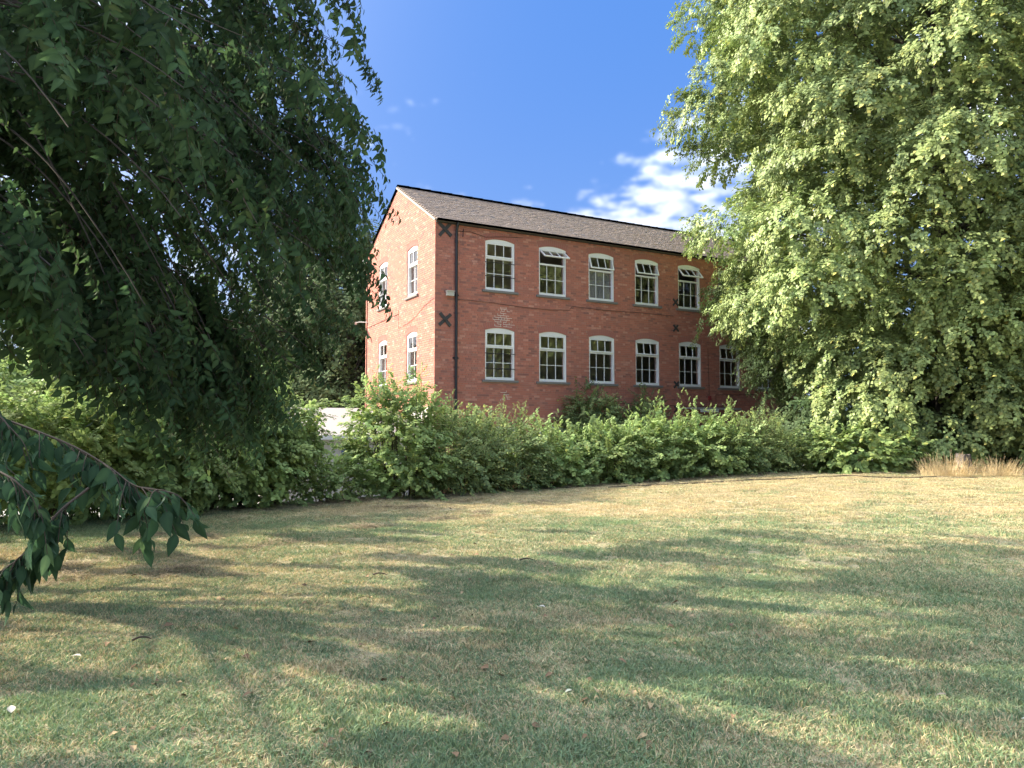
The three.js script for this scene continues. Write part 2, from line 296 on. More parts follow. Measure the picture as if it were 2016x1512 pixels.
// ---- windows
function solidArch(w, h0, h1, rise, depth, x0 = -w / 2) {               // a head board: straight below, segmental above
  const R = (w * w / 4 + rise * rise) / (2 * rise), cy = h1 + rise - R, a = Math.asin(w / 2 / R), pts = [[-w / 2, h0], [w / 2, h0]];
  for (let k = 0; k <= 10; k++) { const t = mix(a, -a, k / 10); pts.push([Math.sin(t) * R, cy + Math.cos(t) * R]); }
  return new THREE.ExtrudeGeometry(new THREE.Shape(pts.map(([x, y]) => new THREE.Vector2(x, y))), { depth, bevelEnabled: false });
}
function makeWindow(o, host, matrix, { open = 0, columns = 3, bars = false, blind = false, front = true, seed = 1 }) {
  const win = new THREE.Group(); win.name = 'window'; host.add(win);
  win.applyMatrix4(matrix);
  const rnd = seeded(seed * 7 + 3), w = o.w - 0.012, h = o.h, transom = 1.16 * h / 1.74, paneTop = 1.685 * h / 1.74, J = 0.044, F = -0.025, DEPTH = 0.135;
  const zc = F - DEPTH / 2, frame = [];
  frame.push(box(J, h, DEPTH, -w / 2 + J / 2, h / 2, zc), box(J, h, DEPTH, w / 2 - J / 2, h / 2, zc), box(w - 2 * J, 0.10, DEPTH - 0.004, 0, 0.05, zc), box(w - 2 * J, 0.06, 0.08, 0, transom, F - 0.075));
  const head = solidArch(w, paneTop + 0.002, h, o.rise, DEPTH - 0.006); head.translate(0, 0, F - DEPTH); frame.push(head);
  part('frame', join(frame), mat.white, win);
  const gz = F - 0.105, in0 = -w / 2 + J, in1 = w / 2 - J;
  const cell = (in1 - in0 - 0.02 * (columns - 1)) / columns;
  // the fixed lower light: panes and glazing bars
  const low0 = 0.10, low1 = transom - 0.03, midY = (low0 + low1) / 2;
  for (let c = 1; c < columns; c++) part('glazing_bar', box(0.02, low1 - low0, 0.03, in0 + c * (cell + 0.02) - 0.01, (low0 + low1) / 2, gz + 0.004), mat.bar, win);
  for (let c = 0; c < columns; c++) part('glazing_bar', box(cell, 0.02, 0.028, in0 + c * (cell + 0.02) + cell / 2, midY, gz + 0.004), mat.bar, win);
  const pane = (x, y, pw, ph, z, parent = win) => { const p = part('pane', new THREE.PlaneGeometry(pw, ph), mat.glass, parent); p.position.set(x, y, z); p.rotation.set((rnd() - 0.5) * 0.014, (rnd() - 0.5) * 0.016, 0); return p; };
  for (let c = 0; c < columns; c++) for (const [a, b] of [[low0, midY - 0.01], [midY + 0.01, low1]]) pane(in0 + c * (cell + 0.02) + cell / 2, (a + b) / 2, cell + 0.004, b - a + 0.004, gz);
  // the top-hung vent: its own frame, turned about its upper edge
  const v0 = transom + 0.032, v1 = paneTop, vh = v1 - v0, vw = in1 - in0 - 0.006, S = 0.042, hingeZ = F - 0.035, s3 = (vw - 2 * S - 0.02 * (columns - 1)) / columns;
  const turn = new THREE.Matrix4().makeTranslation(0, v1, hingeZ).multiply(new THREE.Matrix4().makeRotationX(-rad(open)));
  const sash = join([box(vw, S, 0.045, 0, -S / 2, 0), box(vw, S, 0.045, 0, -vh + S / 2, 0), box(S, vh - 2 * S, 0.045, -vw / 2 + S / 2, -vh / 2, 0), box(S, vh - 2 * S, 0.045, vw / 2 - S / 2, -vh / 2, 0)]);
  const vent = part('vent_sash', sash.applyMatrix4(turn), mat.white, win);
  for (let c = 1; c < columns; c++) part('glazing_bar', box(0.02, vh - 2 * S, 0.03, -vw / 2 + S + c * (s3 + 0.02) - 0.01, -vh / 2, 0).applyMatrix4(turn), mat.bar, win);
  for (let c = 0; c < columns; c++) { const g = new THREE.PlaneGeometry(s3 + 0.004, vh - 2 * S + 0.004); g.translate(-vw / 2 + S + c * (s3 + 0.02) + s3 / 2, -vh / 2, -0.008); part('pane', g.applyMatrix4(turn), mat.glass, win); }
  // stone sill and the soldier arch
  part('sill', box(o.w + 0.25, 0.075, 0.20, 0, -0.0395, -0.03), mat.sill, win);
  const R = arcRadius(o), cy = h + o.rise - R, a = Math.asin((o.w / 2 + 0.02) / R), n = 15, arch = [];
  for (let k = 0; k < n; k++) { const t = mix(-a, a, (k + 0.5) / n), b = box(2 * R * Math.sin(a) / n - 0.011, 0.225, 0.03); b.translate(0, R + 0.118, 0); b.rotateZ(-t); b.translate(0, cy, -0.0125 + 0.004 * (rnd() - 0.4)); arch.push(b); }
  const tone = paint(0.38 + 0.05 * rnd(), 0.155, 0.118, 0.9); part('brick_arch', join(arch), tone, win);
  if (bars) for (const y of bars) { const b = new THREE.CylinderGeometry(0.013, 0.013, o.w + 0.02, 8); b.rotateZ(Math.PI / 2); b.translate(0, y, 0.012); part('guard_bar', b, mat.iron, win); }
  if (blind) { const s = []; for (let y = low0 + 0.03; y < low1; y += 0.032) { const g = box(w - 0.14, 0.002, 0.026); g.rotateX(0.7); g.translate(0, y, gz - 0.06); s.push(g); } part('venetian_blind', join(s), paint(0.62, 0.60, 0.55, 0.7), win); }
  return win;
}
const OPENINGS = [[0, 0, 0, 0, 0, 0, 0], [0, 1.5, 3, 7, 4, 6, 0], [0, 52, 17, 20, 40, 12, 0]];
for (const o of frontOpenings) {
  const r = o.row, i = o.i;
  makeWindow(o, building, new THREE.Matrix4().makeTranslation(o.x, o.y, 0), { open: OPENINGS[r][i], bars: i === 0 && r > 0 ? (r === 2 ? [0.99, 0.50] : [0.93, 0.40]) : false, blind: r === 2 && i === 2, seed: r * 10 + i });
}
for (const o of gableOpenings) makeWindow(o, building, new THREE.Matrix4().makeRotationY(-Math.PI / 2).setPosition(0, o.y, -o.x), { columns: 2, seed: 40 + o.row * 3 + o.i });

// ---- roof
{
  const rise = RIDGE - EAVES, run = WIDTH / 2, a = Math.atan2(rise, run), over = 0.16, len = Math.hypot(rise, run) + over / Math.cos(a);
  const roof = new THREE.Group(); roof.name = 'roof'; building.add(roof);
  for (const side of [1, -1]) {                                        // boarded slopes under the tiles
    const g = box(LENGTH + 0.06, 0.06, len); g.translate(LENGTH / 2, -0.03, -len / 2); g.rotateX(a); g.translate(0, EAVES - over * Math.tan(a) + 0.03, over);
    if (side < 0) { g.scale(1, 1, -1); g.translate(0, 0, -WIDTH); const p = g.index.array; for (let i = 0; i < p.length; i += 3) { const t = p[i]; p[i] = p[i + 1]; p[i + 1] = t; } g.computeVertexNormals(); }
    part('roof_slope', g, paint(0.10, 0.08, 0.07, 0.95), roof);
  }
  const rnd = seeded(91), tile = box(0.163, 0.02, 0.15), gauge = 0.1005, rows = Math.floor(len / gauge), list = [];
  for (let r = 0; r < rows; r++) for (let k = 0; k < Math.floor((LENGTH + 0.06) / 0.168); k++) list.push([r, k]);
  const sag = x => -0.035 * Math.sin(Math.PI * x / LENGTH) , place = (r, k, o) => { const s = r * gauge + 0.045 + 0.008 * (rnd() - 0.5), x = -0.025 + 0.084 + k * 0.168 + (r % 2) * 0.06; o.position.set(x, EAVES - over * Math.tan(a) + 0.053 + Math.sin(a) * s + 0.008 * rnd() + sag(x) * r / rows, over - Math.cos(a) * s); o.rotation.set(a - 0.12 + 0.035 * (rnd() - 0.5), 0, 0.012 * (rnd() - 0.5)); o.updateMatrix(); };
  const tone = () => { const t = rnd(), s = 0.88 + 0.24 * rnd(); return t < 0.7 ? lin(0.275 * s, 0.215 * s, 0.175 * s) : t < 0.88 ? lin(0.30 * s, 0.225 * s, 0.175 * s) : lin(0.20 * s, 0.175 * s, 0.165 * s); };
  const single = list.filter(([r, k]) => r < 12 && k < 25), rest = list.filter(([r, k]) => !(r < 12 && k < 25));
  const base = paint(1, 1, 1, 0.8), im = new THREE.InstancedMesh(tile, base, rest.length), dummy = new THREE.Object3D();
  im.name = 'roof_tiles'; im.userData.kind = 'stuff'; im.castShadow = im.receiveShadow = true;
  rest.forEach(([r, k], i) => { place(r, k, dummy); im.setMatrixAt(i, dummy.matrix); im.setColorAt(i, tone()); }); roof.add(im);
  const set = Array.from({ length: 12 }, () => { const m = base.clone(); m.color = tone(); return m; });
  for (const [r, k] of single) place(r, k, part('tile', tile, set[Math.floor(rnd() * 12)], roof));
  // half-round ridge tiles with a smear of mortar at each joint
  const half = new THREE.CylinderGeometry(0.115, 0.125, 0.44, 12, 1, false, 0, Math.PI); half.rotateZ(Math.PI / 2); half.rotateX(Math.PI); half.computeVertexNormals();
  const bead = new THREE.CylinderGeometry(0.132, 0.132, 0.035, 12, 1, false, 0, Math.PI); bead.rotateZ(Math.PI / 2); bead.rotateX(Math.PI);
  for (const g of [half, bead]) { g.computeBoundingBox(); if (g.boundingBox.max.y < 0.05) g.scale(1, -1, 1); }
  for (let k = 0; k < 39; k++) { const t = part('ridge_tile', half, mat.ridge, roof); t.position.set(0.2 + k * 0.452, RIDGE + 0.012 + 0.005 * rnd() + sag(0.2 + k * 0.452), -WIDTH / 2); const b = part('ridge_joint', bead, mat.verge, roof); b.position.set(0.2 + k * 0.452 + 0.226, RIDGE + 0.012 + sag(0.43 + k * 0.452), -WIDTH / 2); }
  for (const side of [1, -1]) { const g = box(0.10, 0.055, len - 0.1); g.translate(0, 0.0, -len / 2); g.rotateX(a); g.translate(-0.012, EAVES - over * Math.tan(a) + 0.012, over - 0.05); if (side < 0) { g.scale(1, 1, -1); g.translate(0, 0, -WIDTH); } part('verge_mortar', g, mat.verge, roof); }
}
{
  // gutter, fascia, downpipe
  const gut = new THREE.CylinderGeometry(0.06, 0.06, LENGTH + 0.04, 10, 1, true, 0, Math.PI); gut.rotateZ(Math.PI / 2); gut.computeBoundingBox(); if (gut.boundingBox.max.y > 0.03) gut.scale(1, -1, 1);
  gut.translate(LENGTH / 2, EAVES - 0.035, 0.20); const gm = mat.metal.clone(); gm.side = THREE.DoubleSide; part('gutter', gut, gm, building);
  part('fascia', box(LENGTH - 0.02, 0.13, 0.022, LENGTH / 2, EAVES - 0.055, 0.11), mat.iron, building);
  part('soffit', box(LENGTH - 0.02, 0.02, 0.10, LENGTH / 2, EAVES - 0.115, 0.055), mat.iron, building);
  part('downpipe', join([tube([V(0.76, EAVES - 0.05, 0.2), V(0.76, EAVES - 0.16, 0.17), V(0.76, EAVES - 0.34, 0.085), V(0.76, EAVES - 0.5, 0.075), V(0.76, 0.05, 0.075)], 0.048, 0.048, 10), ...[9.0, 7.15, 5.0, 3.1, 1.2].map(y => { const g = new THREE.CylinderGeometry(0.06, 0.06, 0.09, 10); g.translate(0.76, y, 0.075); return g; }), ...[7.15, 5.0].map(y => box(0.2, 0.05, 0.05, 0.76, y, 0.028))]), mat.metal, building);
  // iron cross plates of the tie rods
  const cross = (x, y, L, w, turn) => { const gs = [-1, 1].map(s => { const g = box(w, L, 0.028); g.rotateZ(s * Math.PI / 4 + turn); g.translate(x, y, 0.02 + s * 0.012); return g; }); const c = new THREE.CylinderGeometry(w * 0.35, w * 0.35, 0.05, 8); c.rotateX(Math.PI / 2); c.translate(x, y, 0.045); part('tie_plate', join([...gs, c]), mat.iron, building); };
  cross(0.35, 9.38, 0.62, 0.115, 0.06); cross(0.37, 6.29, 0.58, 0.11, -0.05);
  for (const y of [7.69, 6.64, 4.36, 3.38]) cross(10.5, y, 0.36, 0.07, 0.03);
  // floodlights
  const lampAt = (x, y, z) => join([box(0.26, 0.15, 0.12, x, y, z + 0.13), box(0.05, 0.05, 0.10, x, y + 0.02, z + 0.05), box(0.30, 0.02, 0.16, x, y + 0.085, z + 0.15)]);
  part('floodlight', lampAt(0.50, 7.17, 0), paint(0.55, 0.52, 0.45, 0.5), building);
  { const g = join([tube([V(-0.02, 7.02, -WIDTH + 0.25), V(-0.25, 7.06, -WIDTH - 0.05), V(-0.42, 7.03, -WIDTH - 0.2)], 0.022, 0.022, 6), box(0.34, 0.10, 0.12, -0.5, 7.02, -WIDTH - 0.22)]); part('floodlight', g, paint(0.6, 0.55, 0.48, 0.5), building); }
  // cables clipped to the brick
  const wire = (pts, r = 0.008) => part('cable', tube(pts.map(([x, y]) => V(x, y, 0.018)), r, r, 5), mat.cable, building);
  wire([[0.8, 7.02], [2.1, 7.01], [3.4, 6.94], [4.6, 6.93], [5.4, 6.99], [5.5, 7.14], [7.0, 7.1], [8.6, 7.13], [10.4, 7.12]]);
  wire([[0.78, 9.38], [1.3, 9.42], [1.9, 9.3], [2.6, 9.4], [3.4, 9.46]], 0.009); wire([[1.05, 9.5], [1.02, 9.2]], 0.012);
  wire([[5.9, 3.62], [7.2, 3.60], [8.6, 3.56], [10.2, 3.52], [13.2, 3.5]]); wire([[12.25, 3.6], [12.2, 5.9]], 0.008); wire([[12.6, 3.5], [12.6, 4.0], [15.0, 4.05]], 0.01);
  const gwire = (pts, r) => part('cable', tube(pts.map(([s, y]) => V(-0.02, y, -s)), r, r, 5), mat.cable, building);
  gwire([[0.05, 7.0], [0.9, 6.86], [1.6, 6.6], [2.5, 6.42], [3.4, 6.36], [3.42, 7.05]], 0.006); gwire([[7.1, 9.3], [7.12, 2.5]], 0.02); gwire([[3.4, 6.9], [5.2, 6.85], [6.9, 6.8]], 0.009);
  part('alarm_box', box(0.12, 0.16, 0.07, 12.25, 3.86, 0.035), paint(0.30, 0.03, 0.03, 0.5), building);
  part('eaves_box', join([box(0.14, 0.16, 0.30, -0.06, EAVES - 0.1, -WIDTH + 0.06)]), mat.white, building);
  // porch canopy over the door
  part('porch_canopy', join([box(2.5, 0.05, 0.75, 12.05, 3.42, 0.375), box(2.5, 0.04, 0.05, 12.05, 3.375, 0.72)]), paint(0.38, 0.36, 0.33, 0.8), building);
  part('porch_sign', box(0.95, 0.13, 0.02, 11.55, 3.32, 0.76), paint(0.72, 0.74, 0.72, 0.6), building);
  for (const x of [10.95, 13.15]) part('porch_bracket', tube([V(x, 2.9, 0.01), V(x, 3.15, 0.22), V(x, 3.38, 0.6)], 0.022, 0.022, 6), mat.iron, building);
  // fresh pale pointing in two worn patches of the front
  const joints = [], rnd = seeded(61);
  const patch = (x0, x1, y0, y1, keep) => { const pitch = 0.0775; for (let row = Math.round(y0 / pitch); row * pitch < y1; row++) { const t = (row * pitch - y0) / (y1 - y0), c = (x0 + x1) / 2 + 0.06 * Math.sin(row * 2.1), hw = (x1 - x0) / 2 * (0.45 + 0.55 * Math.sin(Math.PI * Math.min(1, t + 0.25))) * (0.8 + 0.4 * rnd()); const unit = row % 4 === 3 ? 0.113 : 0.228, off = row % 2 ? unit / 2 : 0; for (let x = Math.ceil((c - hw - off) / unit) * unit + off; x < c + hw; x += unit) { if (rnd() < keep) joints.push(box(0.0105, 0.066, 0.018, x, row * pitch + 0.033, -0.004)); if (rnd() < keep) joints.push(box(unit, 0.0125, 0.018, x + unit / 2, row * pitch - 0.005, -0.0045)); } } };
  patch(2.15, 2.95, 6.22, 6.85, 0.9); patch(2.35, 2.95, 3.55, 3.9, 0.5);
  part('fresh_pointing', join(joints), paint(0.74, 0.70, 0.60, 0.95), building);
  part('white_plinth', box(0.02, 3.36, 2.6, -0.012, 1.68, -1.32), paint(0.62, 0.58, 0.53, 0.9), building);
}

// ---- a low pale outbuilding against the gable, seen through the gap in the hedge
{
  const an = thing('outbuilding', 'low pale rendered outbuilding with grey roof behind the gap in the hedge', 'outbuilding', building.position.clone()); an.rotation.copy(building.rotation);
  part('wall', box(5.2, 2.35, 4.0, -2.66, 1.175, -2.4), paint(0.50, 0.48, 0.45, 0.9), an);
  const g = box(5.5, 0.07, 4.5); g.rotateX(0.22); g.translate(-2.72, 2.85, -2.35); part('roof', g, paint(0.30, 0.28, 0.26, 0.9), an);
  part('roof_edge', box(5.5, 0.12, 0.04, -2.72, 2.32, -0.14), paint(0.70, 0.70, 0.70, 0.6), an);
  part('window', box(0.85, 0.42, 0.03, -2.6, 1.85, -0.385), paint(0.06, 0.11, 0.26, 0.4), an);
}
{
  const at = building.localToWorld(V(0.35, 0, -WIDTH - 0.15)); building.updateMatrixWorld(true);
  const p = V(0.3, 9.2, -WIDTH - 0.12).applyMatrix4(new THREE.Matrix4().makeRotationY(building.rotation.y)).add(building.position);
  const ae = thing('television_aerial', 'thin grey television aerial rising behind the gable eaves', 'aerial', p);
  part('mast', tube([V(0, -0.6, 0), V(0, 1.35, 0)], 0.02, 0.018, 6), paint(0.35, 0.35, 0.36, 0.4), ae);
  part('boom', tube([V(-0.1, 1.32, 0), V(0.55, 1.0, 0.1)], 0.014, 0.014, 5), paint(0.3, 0.3, 0.31, 0.4), ae);
  part('elements', join([0, 0.12, 0.24, 0.36, 0.48].map(t => tube([V(-0.06 + t * 1.1, 1.3 - t * 0.5, -0.16), V(-0.06 + t * 1.1, 1.3 - t * 0.5, 0.2)], 0.006, 0.006, 4))), paint(0.3, 0.3, 0.31, 0.4), ae);
}
// ---------------------------------------------------------------- foliage
const bark = (() => { const t = grainTexture(21, 256, [[0.035, 0.028, 0.022], [0.075, 0.062, 0.05], [0.13, 0.11, 0.09]], 18, 5); return new THREE.MeshStandardMaterial({ map: t, roughness: 0.95 }); })();
const twigBark = paint(0.06, 0.045, 0.032, 0.9);
function leafMaterial(through = 0.4, gloss = 0.25, shine = 0.35) { return new THREE.MeshPhysicalMaterial({ color: 0xffffff, vertexColors: true, roughness: 0.93, transmission: through, thickness: 0, clearcoat: gloss, clearcoatRoughness: 0.34, specularIntensity: shine, side: THREE.DoubleSide }); }
const leafMat = { cherry: leafMaterial(0.5, 0.05, 0.18), lime: leafMaterial(0.22, 0.25, 0.22), hedge: leafMaterial(0.42, 0.15, 0.22), dark: leafMaterial(0.3, 0.08, 0.2) };

// one leaf: folded along the midrib, wide below the middle, drawn to a point; grows along +y, faces +z
const LEAF_FINE = [[0, 0], [0.12, 0.26], [0.32, 0.47], [0.55, 0.43], [0.78, 0.22], [1, 0]];
const LEAF_PLAIN = [[0, 0], [0.34, 0.46], [0.7, 0.3], [1, 0]];
const LEAF_MID = [[0, 0], [0.16, 0.32], [0.42, 0.47], [0.74, 0.25], [1, 0]];
const LEAF_ROUND = [[0, 0.05], [0.28, 0.48], [0.66, 0.44], [1, 0]];
const LEAF_TINY = [[0, 0], [0.45, 0.46], [1, 0]];
function addLeaf(out, profile, matrix, length, width, fold, bend, color) {
  const p = new THREE.Vector3(), base = out.pos.length / 3, [r, g, b] = color;
  profile.forEach(([t, w]) => {
    for (const s of [-1, 0, 1]) { p.set(s * w * width, t * length, (s ? fold * w * width : 0) - bend * t * t * length).applyMatrix4(matrix); out.pos.push(p.x, p.y, p.z); if (s || profile.length < 5) out.col.push(r, g, b); else out.col.push(r * 1.5, g * 1.4, b * 1.3); }
  });
  for (let k = 0; k + 1 < profile.length; k++) { const a = base + k * 3, c = a + 3;
    if (profile[k][1] === 0) out.idx.push(a + 1, c + 1, c, a + 1, c + 2, c + 1);
    else if (profile[k + 1][1] === 0) out.idx.push(a, a + 1, c + 1, a + 1, a + 2, c + 1);
    else out.idx.push(a, a + 1, c, a + 1, c + 1, c, a + 1, a + 2, c + 1, a + 2, c + 2, c + 1); }
}
function finish(out) {
  const g = new THREE.BufferGeometry(); g.setAttribute('position', new THREE.Float32BufferAttribute(out.pos, 3)); g.setAttribute('color', new THREE.Float32BufferAttribute(out.col, 3)); g.setIndex(out.idx); g.computeVertexNormals(); return g;
}
function tone(rnd, [r, g, b], spread = 0.25, yellow = 0.12) { const s = 1 + (rnd() - 0.5) * 2 * spread, y = rnd() < yellow ? 1.45 : 1; return [r * s * y, g * s * (y > 1 ? 1.15 : 1), b * s]; }
function addTwig(out, a, b, r, color) { const d = b.clone().sub(a), n = V(d.z + 0.01, 0.02, -d.x).normalize().multiplyScalar(r), m = V().crossVectors(d, n).normalize().multiplyScalar(r), o = out.pos.length / 3; for (const [q, k] of [[a, 1], [b, 0.55]]) for (const t of [0, 2.09, 4.19]) { const p = q.clone().addScaledVector(n, Math.cos(t) * k).addScaledVector(m, Math.sin(t) * k); out.pos.push(p.x, p.y, p.z); out.col.push(...color); } for (let s = 0; s < 3; s++) { const c = (s + 1) % 3; out.idx.push(o + s, o + c, o + 3 + s, o + c, o + 3 + c, o + 3 + s); } }
// a shoot that grows along +y with leaves set alternately and hanging towards -z
function makeShoot(seed, { length, leaves, leaf, width, spread, hang, color, profile = LEAF_PLAIN, fold = 0.25, bend = 0.15, branch = 0, spreadTone = 0.25, yellow = 0.1 }) {
  const rnd = seeded(seed), out = { pos: [], col: [], idx: [] }, m = new THREE.Matrix4(), q = new THREE.Quaternion(), up = V(0, 1, 0), dir = V(), x = V(), z = V();
  const axis = t => V(Math.sin(t * 2.3 + seed) * 0.05 * length, t * length, -0.18 * t * t * length);
  for (let k = 0; k < 5; k++) addTwig(out, axis(k / 5), axis((k + 1) / 5), 0.004, [0.09, 0.07, 0.04]);
  for (let k = 0; k < leaves; k++) {
    const t = 0.12 + 0.9 * (k + 0.5 * rnd()) / leaves, a = (k % 2 ? 1 : -1) * (0.7 + 0.7 * rnd()) + (rnd() - 0.5) * 0.7, p = axis(Math.min(1, t));
    if (branch) p.add(V((rnd() - 0.5) * 2 * branch * (1 - 0.5 * t), (rnd() - 0.5) * branch, (rnd() - 0.5) * 2 * branch * (1 - 0.5 * t)));
    dir.set(Math.sin(a) * spread, 0.55 + 0.4 * rnd(), -hang * (0.6 + 0.6 * rnd()) + (rnd() - 0.5) * 0.5).normalize();
    z.set((rnd() - 0.5) * 1.3, 0.35 + 0.3 * rnd(), 0.9 + 0.2 * rnd()).normalize(); x.crossVectors(dir, z).normalize(); z.crossVectors(x, dir);
    m.makeBasis(x, dir, z).setPosition(p);
    const s = 0.7 + 0.55 * rnd(); addLeaf(out, profile, m, leaf * s, width * s, fold * (0.4 + rnd()), bend * (0.3 + 1.4 * rnd()), tone(rnd, color, spreadTone, yellow));
  }
  return finish(out);
}
// scatter shoots: each placement is {p, d, s}: where it starts, the way it grows, its size
function plantShoots(name, placements, shapes, material, parent, seed, vary = 0.22, warm = 0.1) {
  const rnd = seeded(seed), lists = shapes.map(() => []); placements.forEach(p => lists[Math.floor(rnd() * shapes.length)].push(p));
  const m = new THREE.Matrix4(), x = V(), y = V(), z = V(), c = new THREE.Color();
  lists.forEach((list, k) => {
    if (!list.length) return;
    const im = new THREE.InstancedMesh(shapes[k], material, list.length); im.name = name; im.userData.kind = 'stuff'; im.castShadow = im.receiveShadow = true;
    list.forEach((o, i) => {
      y.copy(o.d).normalize(); z.set((rnd() - 0.5) * 0.8, 1, (rnd() - 0.5) * 0.8); if (o.n) z.set(o.n.x + (rnd() - 0.5) * 0.9, o.n.y + (rnd() - 0.3) * 0.9, o.n.z + (rnd() - 0.5) * 0.9);
      x.crossVectors(y, z).normalize(); z.crossVectors(x, y);
      const s = (o.s ?? 1) * (0.8 + 0.4 * rnd()); m.makeBasis(x, y, z).scale(V(s, s, s)).setPosition(o.p); im.setMatrixAt(i, m);
      const t = (1 - vary + 2 * vary * rnd()) * (o.t ?? 1), w = 1 + warm * (rnd() - 0.4); im.setColorAt(i, c.setRGB(t * w, t, t * (2 - w)));
    });
    parent.add(im);
  });
}
function randomDirection(rnd) { const z = rnd() * 2 - 1, a = rnd() * 6.283, s = Math.sqrt(1 - z * z); return V(Math.cos(a) * s, z, Math.sin(a) * s); }
// sprays over the outside of a rounded clump of foliage
function clump(list, rnd, centre, radius, count, outward, droop, size, flat = 0.75, toneOf = 1) {
  for (let k = 0; k < count; k++) {
    const n = randomDirection(rnd); if (n.dot(outward) < -0.35 || (n.y < -0.55 && rnd() < 0.6)) { k -= 0.35; continue; }
    const r = radius * (0.45 + 0.55 * Math.cbrt(rnd())), p = centre.clone().add(V(n.x * r, n.y * r * flat, n.z * r));
    const d = n.clone().multiplyScalar(0.75).addScaledVector(outward, 0.45).add(V((rnd() - 0.5) * 0.7, -droop * (0.4 + rnd()), (rnd() - 0.5) * 0.7));
    list.push({ p, d, s: size, t: toneOf, n: n.clone().multiplyScalar(0.6).addScaledVector(outward, 0.7).add(V(0, 0.35, 0)) });
  }
}

// ---- the tall lime on the far side of the lawn
const limeShoots = [1, 2, 3].map(s => makeShoot(100 + s, { length: 0.62, leaves: 36, leaf: 0.105, width: 0.092, spread: 1.1, hang: 0.25, color: [0.29, 0.375, 0.145], profile: LEAF_TINY, fold: 0.2, bend: 0.2, branch: 0.13, spreadTone: 0.36, yellow: 0.06 }));
{
  const X = 14.4, D = 25.5, y0 = lawnHeight(X, D) - 0.1, rnd = seeded(401);
  const tree = thing('lime_tree', 'tall sunlit lime tree with pale green foliage sweeping down to the lawn', 'tree', V(X, y0, -D));
  const profile = [[0.2, 4.6], [1.0, 4.9], [2.2, 5.0], [3.6, 5.2], [5.2, 6.1], [6.6, 7.1], [9.5, 7.6], [13, 7.7], [17, 7.5], [20, 6.6], [23, 4.2], [25.2, 0.6]];
  const R = y => { let i = 0; while (i < profile.length - 2 && y > profile[i + 1][0]) i++; return mix(profile[i][1], profile[i + 1][1], Math.min(1, Math.max(0, (y - profile[i][0]) / (profile[i + 1][0] - profile[i][0])))); };
  part('trunk', tube(curve([V(0, -0.3, 0), V(0.05, 2, 0.05), V(-0.1, 6, 0), V(0.1, 12, 0.1), V(0, 18, 0), V(0, 23.5, 0)], 16), 0.46, 0.06, 10), bark, tree);
  const limbs = [], shoots = [], away = V(Math.cos(rad(FACING)), 0, Math.sin(rad(FACING)));
  const lobes = [];
  for (let k = 0; k < 310; k++) {
    const y = 0.5 + 24.2 * Math.pow((k + rnd()) / 310, 0.92), a = k * 2.39996 + rnd() * 0.5, bump = 1 + 0.13 * noise3(Math.cos(a) * 1.6, y * 0.22, Math.sin(a) * 1.6) + 0.06 * noise3(Math.cos(a) * 4, y * 0.6, Math.sin(a) * 4);
    const u = V(Math.cos(a), 0, Math.sin(a)), f = 0.60 + 0.36 * Math.pow(rnd(), 0.55); let r = R(y) * bump * f;
    const back = -u.dot(away); if (back > 0) r = Math.min(r, 6.6 / Math.max(0.2, back));
    lobes.push({ c: u.clone().multiplyScalar(r).setY(y), u, y, r });
  }
  for (const L of lobes) {
    const size = (0.8 + 0.85 * rnd()) * (L.y > 20 ? 0.8 : 1), out = L.u.clone().multiplyScalar(0.9).add(V(0, L.y < 3 ? 0.05 : 0.32, 0)).normalize();
    clump(shoots, rnd, L.c, size, Math.round(64 * size * size), out, 0.9, 1, 0.5, 0.8 + 0.35 * rnd());
    // tassels hanging from the clump
    const n = Math.floor(rnd() * 2.2); for (let t = 0; t < n; t++) { const p = L.c.clone().addScaledVector(L.u, size * (0.5 + 0.7 * rnd())).add(V((rnd() - 0.5) * size, -size * 0.3, (rnd() - 0.5) * size)); for (let q = 0; q < 3; q++) shoots.push({ p: p.clone().add(V(L.u.x * q * 0.12, -q * 0.3, L.u.z * q * 0.12)), d: V(L.u.x * 0.6 + (rnd() - 0.5) * 0.4, -0.9, L.u.z * 0.6 + (rnd() - 0.5) * 0.4), s: 0.85, n: L.u }); }
    if (rnd() < 0.16) { const s = V(0, Math.max(1.5, L.y - 0.28 * L.r - 0.4), 0); limbs.push(tube(curve([s, V(L.c.x * 0.45 + rnd() - 0.5, mix(s.y, L.c.y, 0.62) + 0.5 * rnd(), L.c.z * 0.45 + rnd() - 0.5), V(L.c.x * 0.8, L.c.y + 0.3 * rnd(), L.c.z * 0.8)], 6), 0.03 + 0.009 * L.r, 0.012, 5)); }
  }
  for (let k = 0; k < 8500; k++) { const y = 0.8 + 22.5 * rnd(), a = rnd() * 6.283, r = R(y) * (0.3 + 0.5 * rnd()); shoots.push({ p: V(Math.cos(a) * r, y, Math.sin(a) * r), d: randomDirection(rnd).add(V(0, -0.3, 0)), s: 1.1, t: 0.85 }); }
  part('limb', join(limbs), bark, tree);
  plantShoots('crown', shoots.filter(s => s.p.y > 0.12), limeShoots, leafMat.lime, tree, 402);
}

